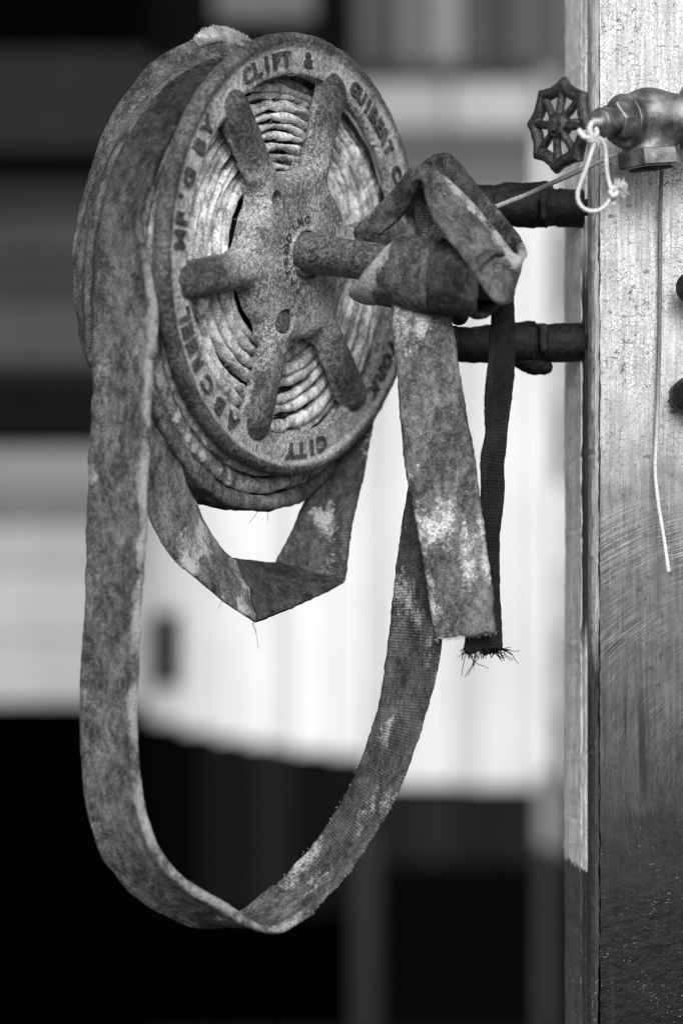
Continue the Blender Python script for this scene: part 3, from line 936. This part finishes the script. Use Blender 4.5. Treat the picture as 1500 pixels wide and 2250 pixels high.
V, F = join([tube([px(720, 450, .25), px(720, 600, .25), px(720, 745, .25)], 0.02, 24, 0.004, jitter=.001),
             tube([px(720, 590, .25), reel(0, 0, -0.16), reel(0, 0, -0.10)], 0.02, 24, 0.004, jitter=.001)])
mesh_obj("upright", V, F, IRON_BLACK, brk)

# ------------------------------------------------------------------ FIRE HOSE
hz = empty("fire_hose", reel(0, -1.16 * R, -0.05), "flattened old canvas fire hose coiled on the reel, looping down and knotted round its shaft", "fire hose")
# coil: separate turns seen edge-on between the spokes, sagging below the drum
NT_ = 12
for k in range(NT_):
    f = k / (NT_ - 1)
    rk = (0.415 + f * 0.56) * R
    off = 0.15 * R * f ** 1.6
    rs = np.random.RandomState(40 + k)
    ph = rs.rand(4) * 6.28
    aa = np.linspace(0, 2 * math.pi, 40, endpoint=False)
    wob = 0.0016 * np.sin(2 * aa + ph[0]) + 0.0012 * np.sin(3 * aa + ph[1]) + 0.0007 * np.sin(7 * aa + ph[2])
    rr = rk + wob
    ax_f = -0.0195 + 0.0022 * np.sin(2 * aa + ph[3]) - 0.003 * rs.rand() - 0.0015 * np.sin(5 * aa + ph[1])
    if k == NT_ - 1:
        ax_f = ax_f - 0.004
    ca, sa = np.cos(aa), np.sin(aa)
    Apt = reel(rr * ca, rr * sa - off, ax_f)
    Bpt = reel((rr + 0.001) * ca, (rr + 0.001) * sa - off, ax_f - 0.053)
    g = f ** 1.6; g0 = max(0.0, f - 1 / (NT_ - 1)) ** 1.6
    gap = lambda t, g=g, g0=g0: np.maximum(0.0085, (0.56 / (NT_ - 1)) * R - np.sin(2 * math.pi * t) * 0.15 * R * (g - g0)) * (1.04 if k < NT_ - 2 else 1.40)
    ribbon("coil_turn", Apt, Bpt, HOSE_EDGE if k < NT_ - 2 else (HOSE_MID if k < NT_ - 1 else HOSE_OUT), hz, thick=1.0, tvar=gap, bead=0.12, step=0.003, rough=0.0013, seed=50 + k, closed=True)

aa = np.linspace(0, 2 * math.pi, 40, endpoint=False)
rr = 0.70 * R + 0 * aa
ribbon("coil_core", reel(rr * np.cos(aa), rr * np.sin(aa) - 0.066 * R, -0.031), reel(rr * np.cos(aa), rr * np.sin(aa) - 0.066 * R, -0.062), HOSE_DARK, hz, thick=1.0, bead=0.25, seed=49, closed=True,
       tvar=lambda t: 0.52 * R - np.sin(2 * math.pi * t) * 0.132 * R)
# the long loop: off the coil at the left, down, round and up again on the right
def arc_st(a_deg, dr, c0, c1):
    a = math.radians(a_deg)
    rr = R * 0.985 + dr
    return reel(rr * math.cos(a), rr * math.sin(a) - 0.15 * R, c1), reel(rr * math.cos(a), rr * math.sin(a) - 0.15 * R, c0)
A, B = [], []
for a in (96, 108, 120, 132, 144, 156, 167):
    p, q = arc_st(a, 0.0095, -0.024, -0.0755)
    A.append(p); B.append(q)
LOOP = [(206, 690, -.133, 349, 690, -.172), (202, 810, -.133, 338, 810, -.172), (198, 950, -.133, 331, 950, -.172), (190, 1200, -.133, 320, 1200, -.172), (183, 1400, -.132, 308, 1400, -.172), (175, 1600, -.13, 303, 1590, -.17),
        (190, 1770, -.125, 312, 1740, -.165), (228, 1885, -.115, 350, 1860, -.16), (300, 1970, -.10, 412, 1935, -.15), (400, 2024, -.08, 500, 1992, -.135), (466, 2030, -.065, 566, 2036, -.12), (526, 2003, -.055, 622, 2044, -.11),
        (600, 1950, -.045, 690, 2003, -.10), (700, 1840, -.035, 768, 1915, -.09), (770, 1725, -.03, 850, 1790, -.085), (806, 1630, -.03, 905, 1665, -.08), (833, 1540, -.03, 944, 1545, -.08), (852, 1400, -.03, 972, 1410, -.075),
        (866, 1280, -.03, 985, 1270, -.07), (879, 1180, -.03, 992, 1150, -.07), (893, 1090, -.03, 995, 1060, -.07), (905, 980, -.035, 1000, 960, -.07), (915, 850, -.04, 1005, 840, -.07), (925, 720, -.045, 1005, 715, -.07)]
A += [px(q[0], q[1], q[2]) for q in LOOP]; B += [px(q[3], q[4], q[5]) for q in LOOP]
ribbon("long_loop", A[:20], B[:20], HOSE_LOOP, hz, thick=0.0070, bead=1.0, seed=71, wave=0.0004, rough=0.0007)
ribbon("long_loop", A[19:], B[19:], HOSE_RIB, hz, thick=0.0062, bead=0.5, seed=73, wave=0.0004, rough=0.0009)

# the short loop under the reel with its two folds
SHORT = [(752, 830, .16, 842, 830, .16), (740, 880, .155, 832, 880, .15), (700, 1020, .13, 804, 1020, .12), (642, 1160, .10, 776, 1150, .095), (604, 1238, .085, 758, 1276, .085)]
strap("short_loop", SHORT, HOSE_RIB, hz, thick=0.006, seed=81, step=0.002)
FOLD = [(606, 1237, .083, 757, 1279, .083), (588, 1236, .067, 720, 1302, .055), (556, 1231, .04, 660, 1330, .02), (528, 1228, .01, 605, 1351, -.01), (511, 1227, -.01, 561, 1367, -.03)]
strap("short_loop", FOLD, HOSE_BACK, hz, thick=0.006, seed=83, step=0.002)
RISE = [(512, 1228, -.012, 560, 1366, -.032), (482, 1200, -.03, 500, 1328, -.055), (446, 1140, -.05, 440, 1278, -.08), (420, 1080, -.065, 376, 1225, -.095), (400, 1030, -.075, 334, 1150, -.105), (383, 950, -.085, 324, 1070, -.115), (366, 860, -.095, 326, 960, -.115), (352, 760, -.10, 322, 860, -.12), (345, 690, -.105, 318, 770, -.12)]
strap("short_loop", RISE, HOSE_OUT, hz, thick=0.0065, seed=85, step=0.002, crease=0.004, bead=0.6)

# the loop hanging behind the coil at the upper left, folding over at the top
BACK = [(250, 850, -.05, 252, 850, -.08), (197, 790, -.055, 204, 790, -.09), (178, 715, -.055, 197, 705, -.095), (168, 640, -.055, 199, 620, -.095), (165, 560, -.05, 207, 520, -.09), (180, 462, -.04, 230, 425, -.08), (205, 370, -.03, 264, 330, -.07),
        (240, 270, -.015, 326, 250, -.055), (290, 190, 0, 385, 192, -.04), (350, 126, .015, 436, 163, -.025), (420, 90, .03, 500, 160, -.01), (490, 82, .045, 560, 165, .01), (560, 96, .06, 610, 180, .03)]
strap("back_loop", BACK, HOSE_SOFT, hz, thick=0.0075, bead=0.6, seed=91, crease=0.0035)
TOP = [(424, 90, .02, 436, 108, .015), (441, 70, .03, 455, 98, .02), (470, 59, .04, 485, 92, .03), (510, 66, .055, 524, 101, .04), (545, 84, .07, 555, 120, .055), (585, 112, .085, 588, 150, .07)]
strap("back_loop", TOP, HOSE_PALE, hz, thick=0.006, seed=93, step=0.002)

# knot round the shaft
def wrap(name, rows, rho, mat, seed, thick=0.005, squash=1.0, drop=0.0):
    A, B = [], []
    for phi, xa, xb in rows:
        f = math.radians(phi)
        for lst, x in ((A, xa), (B, xb)):
            lst.append(A0 + AX * at_px(x) + rho * (AE2 * math.cos(f) * squash + AE1 * math.sin(f)) - AE1 * drop)
    return ribbon(name, A, B, mat, hz, thick=thick, seed=seed, step=0.0015, bead=0.5, rough=0.0008)
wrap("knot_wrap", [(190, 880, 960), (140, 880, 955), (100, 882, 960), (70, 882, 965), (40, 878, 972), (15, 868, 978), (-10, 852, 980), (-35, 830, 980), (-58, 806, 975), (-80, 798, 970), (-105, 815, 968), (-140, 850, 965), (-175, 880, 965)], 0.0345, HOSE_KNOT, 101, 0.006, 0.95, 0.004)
wrap("knot_wrap", [(200, 950, 1085), (150, 950, 1085), (110, 950, 1088), (70, 948, 1090), (30, 945, 1092), (0, 943, 1092), (-30, 940, 1090), (-60, 936, 1082), (-90, 940, 1072), (-120, 948, 1075), (-160, 955, 1080)], 0.0315, HOSE_BACK, 103, 0.006, 0.95, 0.004)  # shade on this wrap is put into its darker colour
RISE2 = [(800, 575, -.03, 870, 575, -.03), (782, 535, -.035, 850, 545, -.035), (776, 508, -.04, 836, 520, -.045), (808, 472, -.05, 878, 482, -.06), (853, 428, -.07, 908, 436, -.08), (895, 378, -.09, 922, 404, -.10), (922, 358, -.105, 934, 392, -.112)]
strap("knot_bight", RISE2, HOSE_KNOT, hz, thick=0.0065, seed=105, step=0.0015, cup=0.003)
BIGHT = [(905, 366, -.095, 915, 400, -.10), (932, 361, -.105, 928, 402, -.115), (965, 382, -.105, 935, 438, -.13), (1003, 413, -.105, 955, 488, -.145), (1053, 464, -.11, 1002, 548, -.16), (1100, 524, -.12, 1046, 606, -.17), (1128, 556, -.128, 1078, 655, -.172), (1143, 560, -.128, 1098, 672, -.165), (1150, 548, -.118, 1114, 668, -.15),
         (1146, 530, -.105, 1120, 645, -.125), (1130, 503, -.085, 1112, 620, -.095), (1090, 452, -.065, 1080, 580, -.075), (1035, 390, -.055, 1020, 520, -.065), (1003, 351, -.055, 985, 470, -.065), (980, 338, -.058, 960, 440, -.068), (950, 344, -.068, 935, 430, -.072), (922, 364, -.08, 922, 420, -.08), (905, 384, -.078, 915, 424, -.076)]
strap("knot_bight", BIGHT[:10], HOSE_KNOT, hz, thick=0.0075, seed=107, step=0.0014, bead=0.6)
strap("knot_bight", BIGHT[9:], HOSE_BACK, hz, thick=0.0075, seed=108, step=0.0014, bead=0.6)  # rear half of the bight, in a darker hose colour
strap("knot_bight", [(905, 420, -.06, 960, 430, -.06), (915, 500, -.06, 985, 500, -.065), (930, 580, -.065, 1010, 570, -.07), (940, 640, -.07, 1030, 630, -.075)], HOSE_RIB, hz, seed=109, step=0.002)

# loose end hanging in front, cut square
TAIL = [(852, 600, -.085, 984, 590, -.085), (856, 660, -.09, 986, 650, -.092), (862, 730, -.095, 996, 715, -.098), (869, 800, -.098, 1006, 785, -.102), (880, 950, -.10, 1028, 920, -.105), (896, 1062, -.10, 1046, 1030, -.105), (921, 1190, -.10, 1066, 1175, -.105), (942, 1320, -.098, 1082, 1300, -.104), (954, 1404, -.096, 1091, 1388, -.102)]
strap("loose_end", TAIL, HOSE_TAIL, hz, thick=0.0058, seed=111, step=0.002, rag1=0.004, cup=-0.002)
DARKT = [(1084, 600, -.12, 1118, 590, -.11), (1080, 660, -.11, 1128, 640, -.10), (1074, 750, -.10, 1132, 720, -.09), (1066, 850, -.095, 1130, 800, -.085), (1063, 920, -.092, 1120, 900, -.08), (1064, 965, -.09, 1112, 970, -.078), (1056, 1010, -.088, 1106, 1020, -.076), (1056, 1080, -.086, 1108, 1080, -.074),
         (1048, 1180, -.085, 1098, 1180, -.07), (1038, 1280, -.084, 1096, 1270, -.07), (1028, 1360, -.083, 1100, 1350, -.07), (1017, 1432, -.082, 1104, 1428, -.07)]
strap("dark_end", DARKT, HOSE_DARK, hz, thick=0.0055, seed=113, step=0.002, rag1=0.010, wave=0.0006)
# frayed threads
def threads(name, roots, mat, r=0.00035, seed=1):
    rs = random.Random(seed)
    parts = []
    for p, d, ln, curl in roots:
        p = np.array(p); d = unit(d); pts = [p]
        for k in range(7):
            d = unit(d + np.array([rs.uniform(-1, 1), rs.uniform(-1, 1) * .5, rs.uniform(-1, 1)]) * curl)
            pts.append(pts[-1] + d * ln / 7)
        parts.append(tube(pts, r, 5, 0.002, taper=0.5))
    V, F = join(parts)
    return mesh_obj(name, V, F, mat, hz, kind='stuff')
rt = []
for k in range(60):
    x = RND.uniform(1018, 1104)
    rt.append((px(x, 1424, -.077 + RND.uniform(-.003, .003)), (RND.uniform(-.5, .6), RND.uniform(-.3, .3), -1), RND.uniform(.005, .013), .35))
for k in range(16):
    rt.append((px(RND.uniform(1070, 1104), 1426, -.076), (RND.uniform(.4, 1.6), RND.uniform(-.4, .3), -RND.uniform(.1, .8)), RND.uniform(.012, .022), .3))
for x, dx, ln in ((1022, .12, .026), (1024, .5, .03), (1058, -.9, .034), (1060, -.7, .03), (1046, -.3, .02), (1040, .4, .016)):
    rt.append((px(x, 1428, -.077), (dx, 0, -1), ln, .28))
threads("frayed_threads", rt, BLACK_FIBRE, 0.00050, 3)
rt = []
for k in range(90):
    f = RND.random()
    rt.append((px(954 + 137 * f, 1404 - 17 * f, -.099), (RND.uniform(-.6, .6), RND.uniform(-.5, .5), -1), RND.uniform(.002, .005), .4))
rt += [(px(962, 1400, -.1), (1, -.2, -.25), .016, .2), (px(960, 1402, -.1), (1, -.1, -.1), .02, .25)]
threads("frayed_threads", rt, PALE_FIBRE, 0.0003, 4)
rt = [(px(558, 1364, -.032), (.0, 0, -1), .030, .22), (px(556, 1364, -.032), (-.1, 0, -1), .012, .3), (px(566, 1118, -.02), (-.1, 0, -1), .018, .25), (px(590, 1112, -.02), (-.3, 0, -1), .016, .3), (px(487, 1322, -.06), (-.3, 0, -1), .008, .3)]
threads("frayed_threads", rt, BLACK_FIBRE, 0.0003, 5)
rt = []
for k in range(150):
    f = RND.random(); i = f * 4; a = int(min(3, i)); w = i - a
    q = [TOP[a][m] * (1 - w) + TOP[a + 1][m] * w for m in range(3)]
    rt.append((px(*q), (RND.uniform(-1, 1), RND.uniform(-.3, .3), RND.uniform(.2, 1)), RND.uniform(.0015, .004), .3))
threads("fuzz", rt, PALE_FIBRE, 0.0003, 6)
rt = []
for k in range(260):
    f = RND.random(); e = RND.choice((0, 3)); i = f * 10; a = 12 + int(min(9, i)); w = i - int(min(9, i))
    a = min(a, len(LOOP) - 2)
    q = [LOOP[a][e + m] * (1 - w) + LOOP[a + 1][e + m] * w for m in range(3)]
    rt.append((px(*q), (RND.uniform(-1, 1), RND.uniform(-.5, .5), RND.uniform(-1, 1)), RND.uniform(.001, .003), .3))
threads("fuzz", rt, PALE_FIBRE, 0.00025, 7)
rt = []
for k in range(520):
    a = RND.uniform(0, 2 * math.pi); f = RND.randrange(0, 9) / 9
    rr = (0.435 + f * 0.565) * R + RND.uniform(-.004, .004)
    if RND.random() < .55:
        a = RND.choice((1.75, 1.75, 4.8, 4.8, 0.6, 5.9)) + RND.uniform(-.35, .35)
    rt.append((reel(rr * math.cos(a), rr * math.sin(a) - .15 * R * f ** 1.6, -0.0175), RN + np.array([RND.uniform(-1, 1), RND.uniform(-1, 1), RND.uniform(-1, 1)]) * .9, RND.uniform(.002, .007), .5))
threads("fuzz", rt, PALE_FIBRE, 0.0003, 8)

# ------------------------------------------------------------------ VALVE on the post
def brass_mat():
    M = NT("dull_tarnished_brass", 0.36, 0.5, 0.85)
    o = M.obj()
    a = M.noise(o, 45, 5, 0.65); b = M.noise(o, 400, 3, 0.7)
    v = M.math('ADD', M.math('MULTIPLY', M.step(a, .3, .7), .7), M.math('MULTIPLY', b, .3))
    col = M.ramp(v, [(0.1, .08), (0.5, .22), (0.9, .42)])
    return M.out(col, M.bump(b, .0004, .5), M.lerp(a, .3, .7, .45, .62))
BRASS = brass_mat()
VB = px(1421, 262, -0.030)                                   # centre of the valve body
NW = unit(np.array([-0.80, -0.60, -0.03]))                   # the hand wheel looks this way
HW = px(1231, 276, -0.105)
stem = unit(HW - VB)
valve = empty("gate_valve", VB, "tarnished brass valve with a dark scalloped iron hand wheel on the post", "valve")
RT = unit(np.array([1, 0.06, 0.03]))
def body_sdf(X, Y, Z):
    P = np.stack([X, Y, Z], -1) - VB
    d = np.linalg.norm(P * np.array([1, 1, 1.03]), axis=-1) - 0.0325
    def cap(d, ax, r, L, k):
        t = P @ ax
        q = np.linalg.norm(P - t[..., None] * ax, axis=-1)
        return smin(d, np.maximum(q - r, np.maximum(-t, t - L)), k)
    d = cap(d, np.array([0.03, 0, -1.0]), 0.0265, 0.036, 0.006)
    d = cap(d, RT, 0.0245, 0.060, 0.010)
    d = cap(d, stem, 0.025, 0.030, 0.006)
    return d + vnoise(P, 120, 5) * .0002
V, F = surface_nets(body_sdf, VB - .045, VB + np.array([.065, .045, .045]), 0.0012)
mesh_obj("valve_body", V, F, BRASS, valve)
V, F = lathe(VB + stem * 0.0265, stem, dense([(0, .0262), (.001, .0268), (.0085, .0268), (.0095, .0258), (.0098, .016)], .0015), 64)
mesh_obj("bonnet", V, F, BRASS, valve)
V, F = lathe(VB + stem * 0.034, stem, [(0, .0205), (.0145, .0205), (.016, .0188), (.0162, .012)], 48, 6)
mesh_obj("packing_nut", V, F, BRASS, valve, None, False)
V, F = lathe(VB + stem * 0.048, stem, [(0, .0150), (.018, .0150), (.022, .0135), (.0225, .006), (np.linalg.norm(HW - VB) - .048, .0055)], 36)
mesh_obj("stem", V, F, BRASS, valve)
V, F = lathe(VB + np.array([.001, 0, -.0315]), (0.10, 0, -1), [(0, .0305), (.0015, .0335), (.0165, .0335), (.018, .0315), (.0182, .026), (.009, .0235), (.004, .02)], 48, 6)
mesh_obj("outlet_nut", V, F, BRASS, valve, None, False)
V, F = lathe(VB + RT * 0.034, RT, [(0, .027), (.001, .033), (.022, .033), (.024, .030), (.06, .024)], 48, 6)
mesh_obj("inlet_nut", V, F, BRASS, valve, None, False)
wu = unit(np.cross([0, 0, 1], NW)); wv_ = np.cross(NW, wu)
def hand_sdf(X, Y, Z):
    r = np.hypot(X, Y); a = np.arctan2(Y, X) + 0.15
    c8 = 1 - np.abs(np.sin(4 * a))
    r0 = 0.0345 + 0.0066 * c8 ** 1.3
    ring = np.hypot(r - r0, Z * 1.05) - 0.0064
    d = ring
    for k in range(8):
        q = k * math.pi / 4 - 0.15
        l = np.clip(X * math.cos(q) + Y * math.sin(q), 0, 0.035)
        e = np.sqrt((X - l * math.cos(q)) ** 2 + (Y - l * math.sin(q)) ** 2 + (Z - 0.004 + 0.10 * l) ** 2) - 0.0041
        d = smin(d, e, 0.0035)
    d = smin(d, np.maximum(r - 0.0105, np.abs(Z - 0.001) - 0.0075), 0.004)
    return d + vnoise(np.stack([X, Y, Z], -1), 200, 6) * .0006
V, F = surface_nets(hand_sdf, (-.05, -.05, -.012), (.05, .05, .014), 0.0010)
hwheel = mesh_obj("hand_wheel", HW + V[:, :1] * wu + V[:, 1:2] * wv_ + V[:, 2:] * NW, F, IRON_WHEEL, valve)
V, F = lathe(HW + NW * .006, NW, [(0, .0075), (.006, .0075), (.0068, .006), (.007, .0006)], 24, 6)
mesh_obj("wheel_nut", V, F, IRON_WHEEL, hwheel, None, False)

# ------------------------------------------------------------------ STRING
def string_mat(name, lo, hi):
    M = NT(name, 0.85, 0.15)
    o = M.obj()
    a = M.noise(o, 500, 3, .7); b = M.noise(o, 60, 4)
    v = M.math('ADD', M.math('MULTIPLY', a, .5), M.math('MULTIPLY', b, .5))
    return M.out(M.ramp(v, [(.3, lo), (.7, hi)]), M.bump(a, .0006, .6))
STR = string_mat("white_cotton_string", .42, .82)
STRD = string_mat("grey_cotton_string", .16, .42)
def cord(name, pts, r, mat, label, twist=1400):
    V, F = tube([px(*p) for p in pts], r, 12, 0.0012, twist=twist, jitter=.00025)
    return tag(mesh_obj(name, V, F, mat, None, None, True, origin=px(*pts[0])), label, "string")
le = empty("string_loop", px(1300, 300, -.112), "white string loop knotted to the iron hand wheel with one frayed end", "string")
def lpart(name, pts, r, mat=STR, twist=1400):
    V, F = tube([px(*p) for p in pts], r, 12, 0.0012, twist=twist, jitter=.0003)
    return mesh_obj(name, V, F, mat, le)
lpart("strand", [(1298, 296, -0.147), (1304, 312, -0.148), (1295, 345, -0.148), (1280, 388, -0.147), (1269, 420, -0.146), (1270, 443, -0.145), (1283, 459, -0.144), (1303, 464, -0.142), (1322, 458, -0.140), (1336, 442, -0.138), (1343, 424, -0.136)], .0020)
lpart("strand", [(1300, 300, -0.144), (1312, 301, -0.142), (1325, 316, -0.138), (1330, 340, -0.135), (1332, 375, -0.134), (1338, 405, -0.134), (1345, 424, -0.135), (1344, 440, -0.136)], .0021)
lpart("wrapping", [(1270, 286, -0.148), (1282, 300, -0.152), (1300, 303, -0.151), (1310, 292, -0.144), (1303, 282, -0.136), (1290, 284, -0.134), (1284, 294, -0.142), (1292, 308, -0.151), (1306, 309, -0.148), (1312, 318, -0.142)], .0025)
lpart("wrapping", [(1300, 268, -0.146), (1294, 282, -0.151), (1298, 296, -0.152), (1306, 306, -0.148), (1312, 318, -0.144), (1305, 324, -0.142)], .0026)
lpart("wrapping", [(1338, 420, -0.140), (1346, 430, -0.142), (1354, 424, -0.138), (1350, 412, -0.132), (1342, 414, -0.132), (1342, 430, -0.138), (1350, 436, -0.140)], .0024)
parts = []
rs = random.Random(5)
for k in range(70):
    p = px(1346 + rs.uniform(-3, 4), 420 + rs.uniform(-6, 6), -.136)
    d = unit(np.array([1 + rs.uniform(-.5, .5), rs.uniform(-.5, .3), .55 + rs.uniform(-.7, .6)])); pts = [p]
    for j in range(5):
        d = unit(d + np.array([rs.uniform(-1, 1), rs.uniform(-1, 1) * .5, rs.uniform(-1, 1)]) * .3)
        pts.append(pts[-1] + d * rs.uniform(.0018, .0036))
    parts.append(tube(pts, .00050, 5, .002, taper=.4))
for k in range(14):
    p = px(1345 + rs.uniform(-3, 3), 434, -.136); pts = [p]; d = np.array([rs.uniform(-.2, .2), 0, -1.0])
    for j in range(4):
        d = unit(d + np.array([rs.uniform(-1, 1), 0, rs.uniform(-1, 1)]) * .2); pts.append(pts[-1] + d * .002)
    parts.append(tube(pts, .00050, 5, .002, taper=.4))
V, F = join(parts)
mesh_obj("frayed_end", V, F, STR, le, kind='stuff')
cord("tight_string", [(1060, 466, -.02), (1100, 450, -.025), (1160, 426, -.03), (1230, 394, -.035), (1300, 362, -.04), (1352, 338, -.04)], .0024, STRD, "taut grey string running from the knotted hose up to the brass valve")
PD_ = [(1453, 366, .0), (1450, 440, .026), (1449, 560, .03), (1448, 700, .030), (1445, 850, .030), (1440, 980, .026), (1438, 1030, .024), (1444, 1100, .020), (1456, 1175, .012), (1468, 1257, .004)]
def shaded_string():
    M = NT("string_shaded_at_the_top", 0.85, 0.15)
    o = M.obj()
    z = M.math('ADD', M.sep(o)[2], float(px(1453, 366, 0)[2]))
    a = M.noise(o, 420, 3, .7)
    k = M.step(M.math('ADD', z, M.math('MULTIPLY', M.noise(o, 40, 3), .05)), 0.20, 0.05)  # shade on the upper length is put into the string's colour
    return M.out(M.mix(k, M.ramp(a, [(.3, .10), (.7, .26)]), M.ramp(a, [(.3, .45), (.7, .82)])), M.bump(a, .0006, .6))
cord("hanging_string", PD_, .0020, shaded_string(), "thin white string hanging straight down the post below the brass valve", 1700)

# ------------------------------------------------------------------ two fittings half out of the frame at the right
V, F = lathe(px(1538, 640, .045), (-.35, -1, 0), dense([(0, .013), (.03, .013), (.032, .0165), (.046, .0165), (.052, .010), (.053, .0006)], .003), 32, jitter=.0004)
tag(mesh_obj("pipe_plug", V, F, IRON_BLACK, None, None, True, origin=px(1538, 640, .045)), "round black plug cut by the right edge, level with the upper pipe arm's underside", "plug")
V, F = blob("pipe_stub", [px(1500, 872, .045), px(1515, 870, .02), px(1560, 866, .0)], [.0165, .0185, .020], seed=12)
tag(mesh_obj("pipe_stub", V, F, IRON_BLACK, None, None, True, origin=px(1500, 872, .045)), "rough black pipe stub cut by the right edge beside the hanging string", "pipe")
